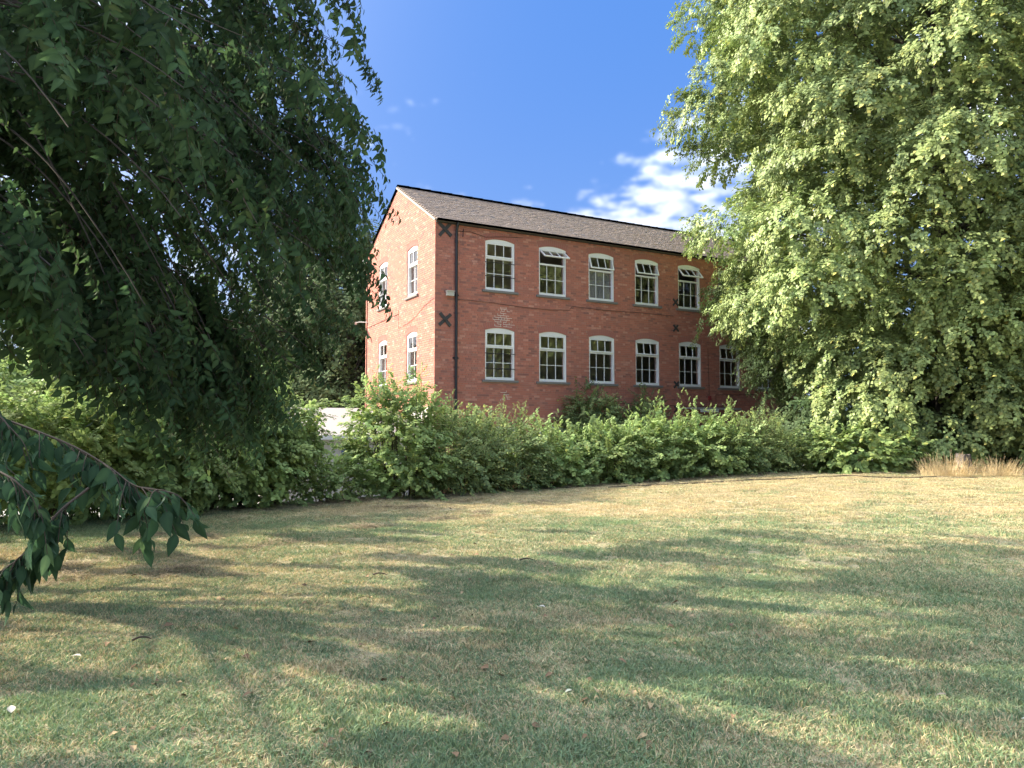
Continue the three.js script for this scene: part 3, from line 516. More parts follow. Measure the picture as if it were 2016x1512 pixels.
// a second lime stands beyond the right border; the windows of the front mirror it
{
  const rnd = seeded(431), X = 21.5, D = 12.6, tree = thing('lime_tree', 'second lime tree beyond the right border, mirrored in the front windows', 'tree', V(X, 0, -D)), shoots = [];
  part('trunk', tube(curve([V(0, -0.3, 0), V(0.1, 5, 0.05), V(0, 11, 0), V(0.1, 16, 0)], 10), 0.4, 0.06, 9), bark, tree);
  for (let k = 0; k < 190; k++) { const t = (k + rnd()) / 190, y = 0.8 + 16.5 * t, a = k * 2.39996, r = 5.6 * Math.sqrt(Math.max(0.04, 1 - Math.pow(Math.abs(t - 0.36) / 0.66, 2.4))) * (0.62 + 0.36 * Math.sqrt(rnd())), u = V(Math.cos(a), 0, Math.sin(a)); clump(shoots, rnd, u.clone().multiplyScalar(r).setY(y), 0.8 + 0.5 * rnd(), 40, u.clone().setY(0.3).normalize(), 0.55, 1.1, 0.62, 0.8 + 0.35 * rnd()); }
  plantShoots('crown', shoots, limeShoots, leafMat.lime, tree, 432);
}

// ---- the weeping cherry on the near side, whose canopy hangs over the left of the lawn
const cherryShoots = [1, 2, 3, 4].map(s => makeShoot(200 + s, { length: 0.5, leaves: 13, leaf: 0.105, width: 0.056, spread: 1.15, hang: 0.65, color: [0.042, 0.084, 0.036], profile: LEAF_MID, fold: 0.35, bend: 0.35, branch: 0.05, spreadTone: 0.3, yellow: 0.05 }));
const cherry = thing('weeping_cherry_tree', 'large dark weeping cherry tree hanging over the near lawn', 'tree', V(-8.6, 0, -8.2));
{
  const rnd = seeded(501), shoots = [], limbs = [], twigs = [], origin = cherry.position;
  part('trunk', tube(curve([V(0, -0.2, 0), V(0.08, 1.2, 0.05), V(-0.05, 2.6, 0.05), V(0.05, 4.2, 0), V(0.1, 7.5, 0.1), V(0, 10.5, 0)], 14), 0.36, 0.07, 10), bark, cherry);
  const lowest = az => { const t = [[-60, 2.3], [-34, 2.25], [-27, 2.0], [-23.5, 1.0], [-17.5, 0.95], [-14.5, 2.0], [-11, 2.75], [0, 3.0]]; let i = 0; while (i < t.length - 2 && az > t[i + 1][0]) i++; return mix(t[i][1], t[i + 1][1], Math.min(1, Math.max(0, (az - t[i][0]) / (t[i + 1][0] - t[i][0])))); };
  const skirt = h => { const t = [[0.6, 5.5], [1.1, 5.75], [1.5, 5.95], [2.0, 6.25], [2.6, 6.75], [3.2, 7.2], [7.0, 7.6], [9, 6.6], [12, 3]]; let i = 0; while (i < t.length - 2 && h > t[i + 1][0]) i++; return mix(t[i][1], t[i + 1][1], Math.min(1, Math.max(0, (h - t[i][0]) / (t[i + 1][0] - t[i][0])))); };
  const across = V(sunDirection.z, 0, -sunDirection.x).normalize(), over = V().crossVectors(sunDirection, across).normalize();
  const N = 5000;
  for (let k = 0; k < N; k++) {
    const a = k * 2.39996 + rnd() * 0.4, u = V(Math.cos(a), 0, Math.sin(a)); let h = 3.0 + 8.0 * Math.pow(rnd(), 1.1);
    let reach = (7.15 + 0.5 * noise2(Math.cos(a) * 1.7, Math.sin(a) * 1.7) + 0.35 * rnd()) * Math.sqrt(Math.max(0.06, 1 - Math.pow(Math.max(0, h - 5.5) / 8, 2))) * (0.78 + 0.22 * Math.sqrt(rnd()));
    if (k % 3 === 0) { h = Math.min(h, 3.2 + 2.2 * rnd()); reach *= 0.86; }
    const tip = V(u.x * reach, 0, u.z * reach), wx = tip.x + origin.x, wd = -(tip.z + origin.z), az = wd > 0 ? Math.atan2(wx, wd) * 57.3 : -60;
    if (h > 6 && noise3(tip.x * 0.42, h * 0.36, tip.z * 0.42) > -0.22) continue;
    if (wd > 10.2 && rnd() < 0.48) continue;
    let end = Math.max(wd > 0 && Math.hypot(wx, wd) < 10.5 ? lowest(az) : 2.5, h - 1.2 - 4.6 * rnd()) + 0.35 * rnd();
    if (end > h - 0.4) end = h - 0.4;
    const s = V(u.x * 0.5, h - 0.4, u.z * 0.5), side = V(-u.z, 0, u.x).multiplyScalar((rnd() - 0.5) * 1.8);
    if (k % 3) end = Math.max(end, h - 1.1 - 3.0 * rnd()); else end = Math.min(end, (wd > 0 && Math.hypot(wx, wd) < 10.5 ? lowest(az) : 2.5) + 0.5 * rnd());
        const path = curve([s, V(u.x * reach * 0.40, h + 0.35, u.z * reach * 0.40).addScaledVector(side, 0.4), V(u.x * reach * 0.70, mix(h, end, 0.12), u.z * reach * 0.70).addScaledVector(side, 0.8), V(u.x * reach * 0.9, mix(h, end, 0.5), u.z * reach * 0.9).add(side), V(u.x * reach * 1.06, end, u.z * reach * 1.06).add(side)], 26);
    { let cut = path.findIndex((q, i) => i > 8 && Math.hypot(q.x, q.z) > skirt(q.y - 0.25) - 0.3 + 0.35 * noise2(k * 3.1, 5)); if (cut > 0) path.length = Math.max(12, cut); }
    const before = shoots.length;
    const bare = rnd() < 0.12;
    for (let i = 7; i < path.length - 1; i++) {
      const t = V().subVectors(path[i + 1], path[i]).normalize(), step = path[i].distanceTo(path[i + 1]), n = Math.min(3, Math.round(step / 0.155 + rnd() - 0.2));
      for (let q = 0; q < n; q++) {
        if (bare && rnd() < 0.7) continue;
        if (noise3((path[i].x + origin.x) * 1.45, path[i].y * 1.45, path[i].z * 1.45) > 0.24 + 0.16 * rnd()) continue;
        const p = path[i].clone().lerp(path[i + 1], rnd()).add(V((rnd() - 0.5) * 0.2, (rnd() - 0.5) * 0.15, (rnd() - 0.5) * 0.2));
        const d = t.clone().multiplyScalar(0.55).add(V((rnd() - 0.5) * 1.5, -0.45 - 0.6 * rnd(), (rnd() - 0.5) * 1.5)).addScaledVector(u, 0.45);
        // openings in the crown that let shafts of sun through
        const open = w => { const e1 = w.dot(across), e2 = w.dot(over); return 0.8 * noise2(e1 * 1.2 + 31, e2 * 0.6) + 0.3 * noise2(e1 * 2.6, e2 * 1.3 + 9); };
        const w0 = p.clone().add(origin), w1 = w0.clone().addScaledVector(d.normalize(), 0.45), limit = mix(-0.24, 0.85, smooth(2.0, 6.5, w0.x + w0.y * 1.6)) + (k % 3 === 0 && wd > 0 && wd < 9.5 && az > -27 ? 0.3 : 0);
        if (Math.max(open(w0), open(w1)) > limit) continue;
        shoots.push({ p, d, s: 0.95, t: 0.9 + 0.2 * rnd() });
      }
    }
    if (shoots.length - before < 7) continue;
    if (k % 5 === 0) limbs.push(tube(path.slice(0, 22), 0.024 + 0.02 * rnd(), 0.007, 4)); else if (k % 5 < 3) limbs.push(tube(path.slice(8), 0.014, 0.004, 4));
  }
  part('limb', join(limbs), bark, cherry);
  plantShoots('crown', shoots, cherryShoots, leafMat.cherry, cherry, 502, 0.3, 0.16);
  

  // the low boughs nearest the camera, leaf by leaf
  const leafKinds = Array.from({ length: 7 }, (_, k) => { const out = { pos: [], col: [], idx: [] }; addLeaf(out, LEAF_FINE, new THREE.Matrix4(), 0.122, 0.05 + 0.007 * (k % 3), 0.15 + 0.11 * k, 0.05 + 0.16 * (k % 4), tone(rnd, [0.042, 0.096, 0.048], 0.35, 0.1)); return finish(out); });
  const W = (col, row, depth) => V(alongRay(col, depth), 1.6 + (844 - row) / 1514 * depth, -depth).sub(origin);
  const boughs = [
    { pts: [W(-260, 720, 3.6), W(-90, 790, 3.4), W(50, 840, 3.25), W(150, 880, 3.2), W(220, 920, 3.15), W(270, 955, 3.1), W(330, 965, 3.05)], n: 58 },
    { pts: [W(-200, 800, 3.2), W(-40, 905, 3.0), W(40, 950, 2.9), W(90, 1000, 2.9)], n: 24 },
    { pts: [W(180, 960, 3.1), W(120, 1010, 3.0), W(85, 1060, 2.95), W(50, 1095, 2.9), W(0, 1130, 2.85)], n: 34 },
    { pts: [W(-150, 690, 3.3), W(-20, 800, 3.2), W(30, 850, 3.15)], n: 14 },
  ];
  let single = 0; const extra = leafKinds.map(() => []);
  for (const b of boughs) {
    const path = curve(b.pts, 40), wood = [tube(path, 0.006, 0.002, 6)], leaves = [];
    for (let k = 0; k < b.n; k++) {
      const t = 0.05 + 0.95 * (k + rnd()) / b.n, i = Math.min(39, Math.floor(t * 40)), p = path[i].clone().lerp(path[i + 1], t * 40 - i), tan = V().subVectors(path[i + 1], path[i]).normalize();
      const L = k > b.n - 3 ? 0.16 : 0.07 + 0.2 * rnd() * rnd(), dir = tan.clone().multiplyScalar(0.5 + 0.6 * rnd()).add(V((rnd() - 0.5) * 1.3, -0.25 - 0.7 * rnd(), (rnd() - 0.5) * 1.3)).normalize();
      const twig = curve([p, p.clone().addScaledVector(dir, L * 0.5).add(V(0, 0.01, 0)), p.clone().addScaledVector(dir, L).add(V(0, -0.25 * L, 0))], 6); wood.push(tube(twig, 0.0024, 0.0012, 4));
      const side0 = V().crossVectors(dir, V(rnd() - 0.5, 1.2, rnd() - 0.5)).normalize(), n = 2 + Math.round(L * 20 * (0.7 + 0.5 * rnd()));
      for (let q = 0; q < n; q++) {
        const at = twig[Math.min(6, Math.round(6 * (q + 1) / n))].clone(), d = dir.clone().multiplyScalar(0.55).addScaledVector(side0, (q % 2 ? 1 : -1) * (0.35 + 0.55 * rnd())).add(V((rnd() - 0.5) * 0.5, -0.35 - 0.7 * rnd(), (rnd() - 0.5) * 0.5)).normalize();
        const z = V((rnd() - 0.5) * 1.8, 0.9 * rnd(), (rnd() - 0.3) * 1.6), x = V().crossVectors(d, z).normalize(); z.crossVectors(x, d).normalize(); leaves.push([at, new THREE.Matrix4().makeBasis(x, d, z), 0.36 + 0.55 * rnd()]);
      }
    }
    const bough = part('bough', join(wood), twigBark, cherry);
    leaves.forEach(([at, basis, s], k) => {
      const kind = Math.floor(rnd() * leafKinds.length), q = new THREE.Quaternion().setFromRotationMatrix(basis), w = at.clone().add(origin);
      if (single < 296 && Math.abs(w.x / w.z) < 0.70 && (k % 2 || s > 0.8)) { const leaf = part('leaf', leafKinds[kind], leafMat.cherry, bough); leaf.quaternion.copy(q); leaf.position.copy(at); leaf.scale.setScalar(s); single++; }
      else extra[kind].push(new THREE.Matrix4().compose(at, q, V(s, s, s)));
    });
  }
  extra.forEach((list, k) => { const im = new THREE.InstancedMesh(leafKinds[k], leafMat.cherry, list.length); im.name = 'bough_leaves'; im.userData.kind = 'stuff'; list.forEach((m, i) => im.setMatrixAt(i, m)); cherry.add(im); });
}

// ---- shrubs of the hedge
const hazel = [1, 2, 3].map(s => makeShoot(300 + s, { length: 0.46, leaves: 21, leaf: 0.074, width: 0.068, spread: 1.1, hang: 0.35, color: [0.275, 0.375, 0.135], profile: LEAF_ROUND, fold: 0.2, bend: 0.2, branch: 0.06, spreadTone: 0.25, yellow: 0.14 }));
const hawthorn = [1, 2, 3].map(s => makeShoot(320 + s, { length: 0.5, leaves: 30, leaf: 0.062, width: 0.054, spread: 1.1, hang: 0.4, color: [0.235, 0.315, 0.125], profile: LEAF_TINY, fold: 0.2, bend: 0.1, branch: 0.06, spreadTone: 0.3, yellow: 0.14 }));
const broad = [1, 2].map(s => makeShoot(340 + s, { length: 0.42, leaves: 13, leaf: 0.115, width: 0.105, spread: 1.1, hang: 0.4, color: [0.28, 0.38, 0.13], profile: LEAF_ROUND, fold: 0.15, bend: 0.25, branch: 0.04, spreadTone: 0.2, yellow: 0.15 }));
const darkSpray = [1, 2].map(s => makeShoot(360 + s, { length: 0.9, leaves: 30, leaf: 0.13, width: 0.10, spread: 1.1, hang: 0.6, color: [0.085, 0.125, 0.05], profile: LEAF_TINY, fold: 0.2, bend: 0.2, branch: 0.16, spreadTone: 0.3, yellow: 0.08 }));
function shrub(name, label, x, depth, { rx, rz = rx, height, foot = 0.1, shapes, material = leafMat.hedge, seed, density = 1, droop = 0.15, size = 1, wands = 0, lift = 0, group, category = 'shrub', base }) {
  const rnd = seeded(seed), y0 = base ?? lawnHeight(x, depth), o = thing(name, label, category, V(x, y0, -depth), group), shoots = [], stems = [];
  const count = Math.round(31 * density * (rx * height + rz * height + rx * rz));
  for (let k = 0; k < count; k++) {
    const n = randomDirection(rnd), f = 0.55 + 0.43 * Math.pow(rnd(), 0.5), swell = 1 + 0.30 * noise3(n.x * 2.6 + seed, n.y * 2.2, n.z * 2.6);
    const c = V(n.x * rx * f * swell, foot + (height - foot) * (0.5 + 0.5 * n.y * f) * (n.y > 0 ? mix(1, swell, 0.7) : 1), n.z * rz * f * swell), out = V(n.x, Math.max(-0.1, n.y) * 0.8 + 0.25, n.z).normalize();
    clump(shoots, rnd, c, 0.26 * size + 0.16 * rnd(), 7, out, droop, size, 0.8, 0.75 + 0.55 * rnd());
  }
  for (let k = 0; k < 10 + rx * 5; k++) { const a = rnd() * 6.283, r = Math.sqrt(rnd()) * 0.45, b = V(Math.cos(a) * rx * r, -0.15, Math.sin(a) * rz * r), e = V(b.x * 1.9, height * (0.55 + 0.3 * rnd()), b.z * 1.9); stems.push(tube(curve([b, V(mix(b.x, e.x, 0.4), height * 0.3, mix(b.z, e.z, 0.35)), e], 6), 0.018 + 0.014 * rnd(), 0.006, 5)); }
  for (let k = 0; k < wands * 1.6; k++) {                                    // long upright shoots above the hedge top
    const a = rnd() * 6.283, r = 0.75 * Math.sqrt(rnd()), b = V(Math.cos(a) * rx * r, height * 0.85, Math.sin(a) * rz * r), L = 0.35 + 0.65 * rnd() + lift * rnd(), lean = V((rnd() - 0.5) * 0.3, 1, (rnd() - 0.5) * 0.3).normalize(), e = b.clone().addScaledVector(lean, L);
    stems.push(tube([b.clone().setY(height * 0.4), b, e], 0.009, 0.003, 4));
    for (let t = 0.1; t < 1.02; t += 0.13) shoots.push({ p: b.clone().lerp(e, t), d: V((rnd() - 0.5) * 1.4, 1, (rnd() - 0.5) * 1.4), s: size * mix(0.62, 0.34, t), t: 1.3 });  // leaves tinted paler, as young growth and to brighten the sunlit hedge tops
  }
  part('stems', join(stems), twigBark, o);
  plantShoots('foliage', shoots, shapes, material, o, seed + 1, 0.18, 0.12);
  return o;
}
const onEdge = (col, depth, back = 0.7) => { const x = alongRay(col, depth); return [x, edgeDepth(x) + back]; };
const hedgeGroup = 'shrubs of the hedge along the lawn edge';
const H = (name, label, col, depth, back, o) => { const [x, d] = onEdge(col, depth, back); return shrub(name, label, x, d, { group: hedgeGroup, base: Math.max(lawnHeight(x, d), -0.25), ...o }); };
H('hazel_shrub', 'outermost dark hazel shrub of the hedge, behind the low cherry boughs', 60, 13.0, 1.0, { rx: 1.6, rz: 1.2, height: 2.2, foot: 0.3, shapes: hazel, seed: 610 });
H('hazel_shrub', 'dark hazel shrub under the weeping cherry, at the shaded lower end of the hedge', 250, 14.2, 0.9, { rx: 1.5, rz: 1.2, height: 2.3, foot: 0.35, shapes: hazel, seed: 611 });
H('hazel_shrub', 'dark hazel shrub beside the hanging cherry curtain, below the outbuilding roof', 425, 15.6, 0.7, { rx: 1.3, rz: 1.1, height: 2.35, foot: 0.25, shapes: hazel, seed: 612, wands: 3 });
H('hazel_shrub', 'broad hazel shrub just before the gap that shows the outbuilding', 522, 16.4, 0.6, { rx: 0.85, rz: 1.0, height: 2.15, foot: 0.1, shapes: hazel, seed: 613, wands: 6 });
H('low_hazel_shrub', 'lowest shrub of the hedge, in the gap before the pale outbuilding', 650, 17.2, 0.6, { rx: 0.65, rz: 0.6, height: 0.6, foot: 0, shapes: hazel, seed: 614 });
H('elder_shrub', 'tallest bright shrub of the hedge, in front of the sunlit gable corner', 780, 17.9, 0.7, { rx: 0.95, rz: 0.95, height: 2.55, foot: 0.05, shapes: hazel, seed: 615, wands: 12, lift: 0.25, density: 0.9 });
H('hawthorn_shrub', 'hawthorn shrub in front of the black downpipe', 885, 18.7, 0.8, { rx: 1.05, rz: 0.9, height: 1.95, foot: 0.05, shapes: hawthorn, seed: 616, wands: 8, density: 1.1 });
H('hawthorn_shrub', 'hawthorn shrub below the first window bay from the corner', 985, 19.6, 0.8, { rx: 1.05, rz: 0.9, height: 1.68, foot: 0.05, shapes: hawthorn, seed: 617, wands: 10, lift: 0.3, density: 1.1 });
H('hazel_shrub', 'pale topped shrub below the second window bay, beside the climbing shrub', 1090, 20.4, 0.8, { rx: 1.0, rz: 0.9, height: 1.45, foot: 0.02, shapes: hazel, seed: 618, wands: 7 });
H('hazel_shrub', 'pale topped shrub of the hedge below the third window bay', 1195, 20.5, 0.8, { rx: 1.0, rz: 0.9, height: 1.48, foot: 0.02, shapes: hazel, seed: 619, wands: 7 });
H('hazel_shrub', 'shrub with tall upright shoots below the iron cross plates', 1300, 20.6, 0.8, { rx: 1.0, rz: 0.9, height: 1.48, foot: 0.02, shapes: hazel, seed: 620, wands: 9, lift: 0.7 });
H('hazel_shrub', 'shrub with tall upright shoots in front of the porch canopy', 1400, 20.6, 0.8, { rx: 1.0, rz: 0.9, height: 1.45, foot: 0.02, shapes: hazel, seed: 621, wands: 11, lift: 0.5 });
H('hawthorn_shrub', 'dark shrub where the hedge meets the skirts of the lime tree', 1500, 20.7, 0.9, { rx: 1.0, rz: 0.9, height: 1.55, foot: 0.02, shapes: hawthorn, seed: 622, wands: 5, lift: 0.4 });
H('hawthorn_shrub', 'last and darkest shrub of the hedge, in the shade of the lime', 1590, 21, 1.2, { rx: 1.0, rz: 0.9, height: 1.2, foot: 0.02, shapes: hawthorn, seed: 623 });
shrub('lime_suckers', 'low mound of large bright leaves at the foot of the lime tree', 9.5, 21.2, { rx: 1.3, rz: 0.8, height: 0.85, foot: 0, shapes: broad, seed: 631, droop: 0.4, density: 1.0 });
shrub('lime_suckers', 'large leaved suckers behind the dry grass and the stump', 12.2, 22.0, { rx: 1.2, rz: 0.8, height: 0.9, foot: 0, shapes: broad, seed: 632, droop: 0.4, density: 0.8 });
// taller growth behind the cherry and beyond the yard
shrub('field_maple_tree', 'sunlit bushy field maple glimpsed behind the weeping cherry', -9.6, 19.5, { rx: 2.9, rz: 2.2, height: 4.1, foot: 0.5, shapes: hazel, seed: 641, category: 'tree', density: 0.7, size: 1.25, base: -0.6 });
shrub('field_maple_tree', 'bushy field maple farthest out behind the weeping cherry', -14.6, 17.5, { rx: 3.0, rz: 2.3, height: 4.3, foot: 0.5, shapes: hazel, seed: 642, category: 'tree', density: 0.6, size: 1.25, base: -0.6 });
function roundTree(name, label, x, depth, height, radius, foot, shapes, material, seed, density = 1, size = 1.5) {
  const rnd = seeded(seed), o = thing(name, label, 'tree', V(x, YARD, -depth), 'trees beyond the yard'), shoots = [], limbs = [];
  part('trunk', tube(curve([V(0, -0.2, 0), V(0.1, height * 0.3, 0), V(0, height * 0.85, 0.1)], 8), 0.2 + radius * 0.04, 0.04, 8), bark, o);
  const n = Math.round(26 * density * radius * (height - foot) / 4);
  for (let k = 0; k < n; k++) { const t = Math.pow(rnd(), 0.9), y = foot + (height - foot) * t, a = rnd() * 6.283, r = radius * Math.sqrt(Math.max(0.03, 1 - Math.pow(Math.abs(t - 0.4) / 0.62, 2.2))) * (0.5 + 0.5 * Math.sqrt(rnd())) * (1 + 0.2 * noise3(Math.cos(a) * 1.5, y * 0.4, Math.sin(a) * 1.5)), c = V(Math.cos(a) * r, y, Math.sin(a) * r); clump(shoots, rnd, c, 0.7 + 0.5 * rnd(), 12, V(Math.cos(a), 0.4, Math.sin(a)).normalize(), 0.4, size, 0.7, 0.85 + 0.3 * rnd()); if (rnd() < 0.25) limbs.push(tube(curve([V(0, y * 0.7, 0), V(c.x * 0.5, y * 0.9, c.z * 0.5), c], 5), 0.07, 0.015, 5)); }
  if (limbs.length) part('limb', join(limbs), bark, o);
  plantShoots('crown', shoots, shapes, material, o, seed + 1, 0.2, 0.12);
}
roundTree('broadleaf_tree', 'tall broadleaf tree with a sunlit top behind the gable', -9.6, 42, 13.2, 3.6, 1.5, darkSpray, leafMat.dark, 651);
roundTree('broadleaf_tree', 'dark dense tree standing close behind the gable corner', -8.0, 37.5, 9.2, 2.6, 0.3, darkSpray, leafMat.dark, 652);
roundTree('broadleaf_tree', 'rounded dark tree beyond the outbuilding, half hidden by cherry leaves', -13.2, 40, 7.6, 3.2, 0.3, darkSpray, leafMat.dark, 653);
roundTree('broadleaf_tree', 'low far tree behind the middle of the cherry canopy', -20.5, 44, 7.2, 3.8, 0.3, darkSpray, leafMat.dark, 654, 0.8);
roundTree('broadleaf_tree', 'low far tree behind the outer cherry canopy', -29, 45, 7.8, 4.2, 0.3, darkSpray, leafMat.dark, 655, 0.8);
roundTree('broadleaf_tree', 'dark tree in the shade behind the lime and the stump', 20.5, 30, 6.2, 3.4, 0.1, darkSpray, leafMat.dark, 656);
// climbers on the front wall
{
  const place = (x, z) => V(x, 0, z).applyMatrix4(new THREE.Matrix4().makeRotationY(building.rotation.y)).add(building.position);
  const a = place(5.95, 0.75), b = place(8.2, 0.8);
  shrub('climbing_shrub', 'dark rounded climbing shrub against the front wall below the second window bay', a.x, -a.z, { rx: 0.95, rz: 0.6, height: 3.75, foot: 0.1, shapes: hawthorn, seed: 661, base: YARD, density: 1.5, droop: 0.5, material: leafMat.dark });
  shrub('wall_shrub', 'small mid green shrub against the front wall below the third window bay', b.x, -b.z, { rx: 0.75, rz: 0.6, height: 3.35, foot: 0.1, shapes: hawthorn, seed: 662, base: YARD, density: 1.4 });
}
// ---------------------------------------------------------------- small things on the lawn
{
  const rnd = seeded(801), x = 12.25, d = 19.6;
  const stump = thing('tree_stump', 'weathered grey tree stump behind tufts of tall dry grass', 'stump', V(11.75, lawnHeight(11.75, 20.1), -20.1));
  const g = new THREE.CylinderGeometry(0.17, 0.24, 0.5, 18, 5); const p = g.attributes.position;
  for (let i = 0; i < p.count; i++) { const a = Math.atan2(p.getZ(i), p.getX(i)), k = 1 + 0.10 * noise2(Math.cos(a) * 2.5, Math.sin(a) * 2.5 + p.getY(i)) + 0.05 * Math.sin(a * 7); p.setXYZ(i, p.getX(i) * k, p.getY(i) + 0.25 + 0.04 * noise2(a * 2, p.getY(i)), p.getZ(i) * k); }
  g.computeVertexNormals(); part('stump_wood', g, new THREE.MeshStandardMaterial({ map: grainTexture(41, 128, [[0.05, 0.042, 0.036], [0.11, 0.09, 0.078], [0.19, 0.16, 0.14]], 14, 4), roughness: 0.95 }), stump);
  const tuft = (label, tx, td, count, R, tall, lean, seed) => {
    const r2 = seeded(seed), out = { pos: [], col: [], idx: [] };
    for (let k = 0; k < count; k++) {
      const a = r2() * 6.283, r = Math.sqrt(r2()) * R, b = V(Math.cos(a) * r, -0.02, Math.sin(a) * r * 0.6), h = tall * (0.2 + 0.95 * r2() * (1 - 0.5 * r / R)), out1 = V(Math.cos(a) * (0.1 + 0.7 * r2() * r2()) + lean * r2() * 1.6 + (r2() - 0.5) * 0.3, 1, Math.sin(a) * 0.35 + (r2() - 0.5) * 0.5).normalize(), e = b.clone().addScaledVector(out1, h), c = V(-Math.sin(a), 0, Math.cos(a)).multiplyScalar(0.0026);
      const mid = b.clone().lerp(e, 0.55).add(V((r2() - 0.5) * 0.03, 0.05 * h, 0)), o = out.pos.length / 3, s = 0.75 + 0.45 * r2(); e.y -= 0.12 * h * r2(); e.x += (r2() - 0.5) * 0.08;
      for (const [q, w] of [[b, 1], [mid, 0.8], [e, 0.25]]) { out.pos.push(q.x - c.x * w, q.y, q.z - c.z * w, q.x + c.x * w, q.y, q.z + c.z * w); for (let t = 0; t < 2; t++) out.col.push(0.70 * s, 0.56 * s, 0.32 * s); }
      out.idx.push(o, o + 1, o + 2, o + 1, o + 3, o + 2, o + 2, o + 3, o + 4, o + 3, o + 5, o + 4);
      if (r2() < 0.35) { const m = new THREE.Matrix4().makeBasis(V(1, 0, 0), out1, V(0, 0, 1)).setPosition(e.clone().addScaledVector(out1, -0.05)); addLeaf(out, LEAF_TINY, m, 0.11, 0.018, 0.3, 0.1, [0.55 * s, 0.42 * s, 0.23 * s]); }
    }
    const t = thing('dry_grass_tuft', label, 'dry grass', V(tx, lawnHeight(tx, td), -td)); part('stalks', finish(out), new THREE.MeshPhysicalMaterial({ color: 0xffffff, vertexColors: true, roughness: 0.95, transmission: 0.3, thickness: 0, side: THREE.DoubleSide }), t);
  };
  tuft('upright tuft of tall straw coloured grass in front of the lime suckers', 11.0, 19.5, 800, 0.7, 0.72, -0.02, 811);
  tuft('spreading tuft of dry grass leaning away from the stump', 12.25, 19.4, 520, 0.55, 0.6, 0.3, 812);
  // a thin dark strip laid along the turf at the top of the lawn
  const turfStrip = []; for (let k = 0; k <= 30; k++) { const t = k / 30, rx = mix(2.4, 11.2, t), rd = 19.3 - 1.2 * t * t + 0.5 * t + 0.05 * noise2(k * 0.7, 3); turfStrip.push(V(rx, lawnHeight(rx, rd) + 0.012, -rd)); }
  structure('dark_turf_strip', tube(turfStrip, 0.03, 0.03, 5), paint(0.07, 0.055, 0.035, 1));
  // fallen leaves and bits of wood
  const drop = (name, label, lx, ld, length, width, color, turn, tilt, lift) => {
    const out = { pos: [], col: [], idx: [] }; addLeaf(out, LEAF_FINE, new THREE.Matrix4(), length, width, 0.35, 0.25, color); const gg = finish(out); gg.rotateX(-Math.PI / 2 + tilt); gg.translate(0, 0, length / 2); gg.rotateY(turn);
    const t = thing(name, label, 'leaf', V(lx, lawnHeight(lx, ld) + lift, -ld)); part('blade', gg, new THREE.MeshStandardMaterial({ color: 0xffffff, vertexColors: true, roughness: 0.6, side: THREE.DoubleSide }), t);
  };
  const spot = (col, row) => { const depth = 1.6 * 1514 / (row - 844); return [alongRay(col, depth), depth]; };
  drop('fallen_leaf', 'curled pale fallen leaf in the lower corner of the lawn', ...spot(44, 1400), 0.075, 0.045, [0.42, 0.41, 0.34], 0.6, 0.5, 0.045);
  drop('fallen_leaf', 'narrow whitish fallen leaf in the foreground turf, below the middle of the frame', ...spot(1118, 1366), 0.075, 0.035, [0.42, 0.45, 0.34], 2.4, 0.35, 0.045);
  drop('fallen_leaf', 'small white fallen leaf on the shaded turf in the middle of the lawn', ...spot(1065, 1199), 0.07, 0.05, [0.46, 0.45, 0.38], 1.4, 0.25, 0.045);
  drop('fallen_leaf', 'small flat white fallen leaf on the dappled turf near the cherry bough', ...spot(165, 1290), 0.075, 0.045, [0.42, 0.41, 0.35], 1.6, 0.2, 0.045);
  drop('fallen_leaf', 'dark upturned fallen leaf on the green foreground turf', ...spot(1838, 1371), 0.10, 0.035, [0.16, 0.15, 0.12], 1.9, 0.4, 0.045);
  drop('fallen_leaf', 'pale fallen leaf at the right-hand border of the foreground turf', ...spot(2000, 1421), 0.06, 0.04, [0.42, 0.43, 0.37], 1.2, 0.3, 0.045);
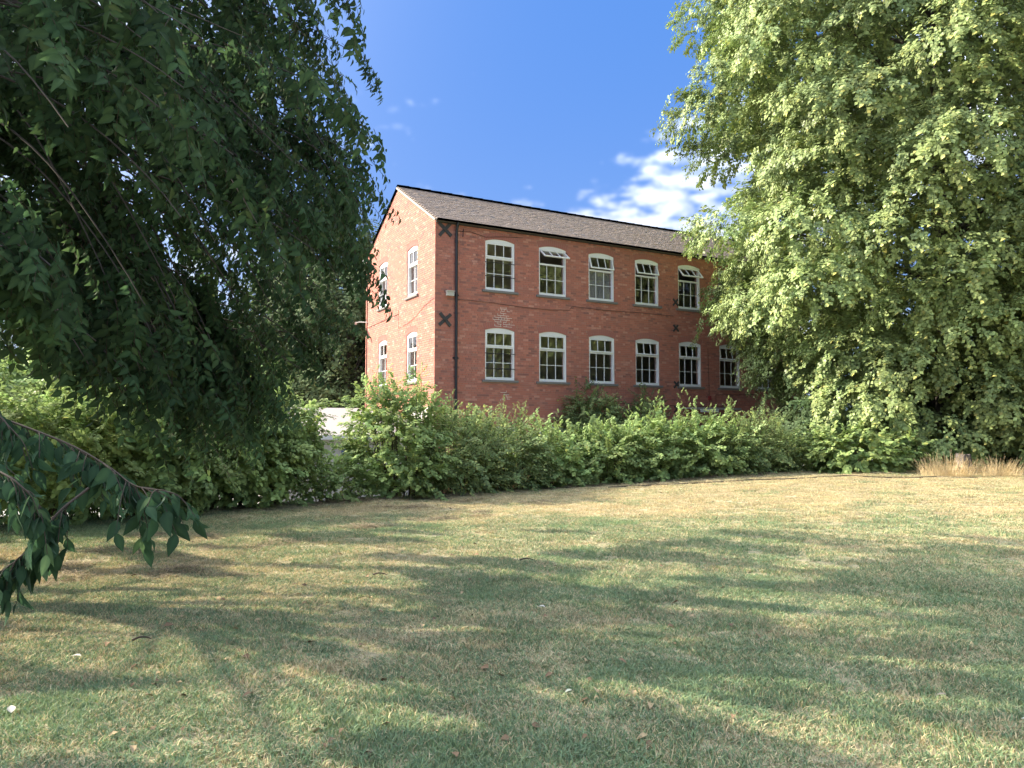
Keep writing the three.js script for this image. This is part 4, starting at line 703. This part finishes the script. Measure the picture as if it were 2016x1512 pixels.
  const stick = (label, col, row, L, turn) => { const [sx, sd] = spot(col, row), t = thing('fallen_twig', label, 'twig', V(sx, lawnHeight(sx, sd) + 0.04, -sd)); t.rotation.y = turn; part('wood', tube(curve([V(-L / 2, 0, 0), V(-L * 0.1, 0.02, 0.015), V(L * 0.2, 0.012, -0.012), V(L / 2, 0.004, 0.01)], 8), 0.009, 0.004, 6), twigBark, t); };
  stick('short brown twig lying on the dappled turf', 292, 1259, 0.13, 0.2); stick('dark bent twig on the sunlit patch of turf', 752, 1138, 0.16, -0.2); stick('thin dark twig on the shaded turf above the small white leaf', 1036, 1108, 0.16, 0.1);
  // leaf litter under the hedge and, thinly, over the lawn
  const out = { pos: [], col: [], idx: [] }; addLeaf(out, LEAF_PLAIN, new THREE.Matrix4().makeRotationX(-Math.PI / 2), 0.07, 0.042, 0.5, 0.35, [1, 1, 1]);
  const litter = [], e = new THREE.Euler(), q = new THREE.Quaternion(), m = new THREE.Matrix4(), c = new THREE.Color();
  for (let k = 0; k < 2600; k++) { const lx = -9 + 18 * rnd(); litter.push([lx, edgeDepth(lx) - 0.45 + 1.3 * Math.pow(rnd(), 0.8), 0.012]); }
  for (let k = 0; k < 260; k++) { const ld = 3.4 + 15 * Math.pow(rnd(), 1.3), lx = (rnd() * 1.3 - 0.8) * 0.66 * ld; litter.push([lx, ld, 0.03]); }
  const im = new THREE.InstancedMesh(finish(out), new THREE.MeshStandardMaterial({ color: 0xffffff, vertexColors: true, roughness: 0.9, side: THREE.DoubleSide }), litter.length);
  im.name = 'leaf_litter'; im.userData = { label: 'brown leaf litter under the hedge and thinly over the lawn', category: 'leaf litter', kind: 'stuff' };
  litter.forEach(([lx, ld, up], i) => { e.set((rnd() - 0.5) * 0.9, rnd() * 6.283, (rnd() - 0.5) * 0.9); q.setFromEuler(e); const s = 0.5 + 0.7 * rnd(); m.compose(V(lx, lawnHeight(lx, ld) + up, -ld), q, V(s, s, s)); im.setMatrixAt(i, m); const t = rnd(); im.setColorAt(i, t < 0.5 ? c.setRGB(0.22, 0.14, 0.075) : t < 0.85 ? c.setRGB(0.38, 0.28, 0.15) : c.setRGB(0.14, 0.09, 0.05)); });
  scene.add(im);
}
renderer.render(scene, camera);
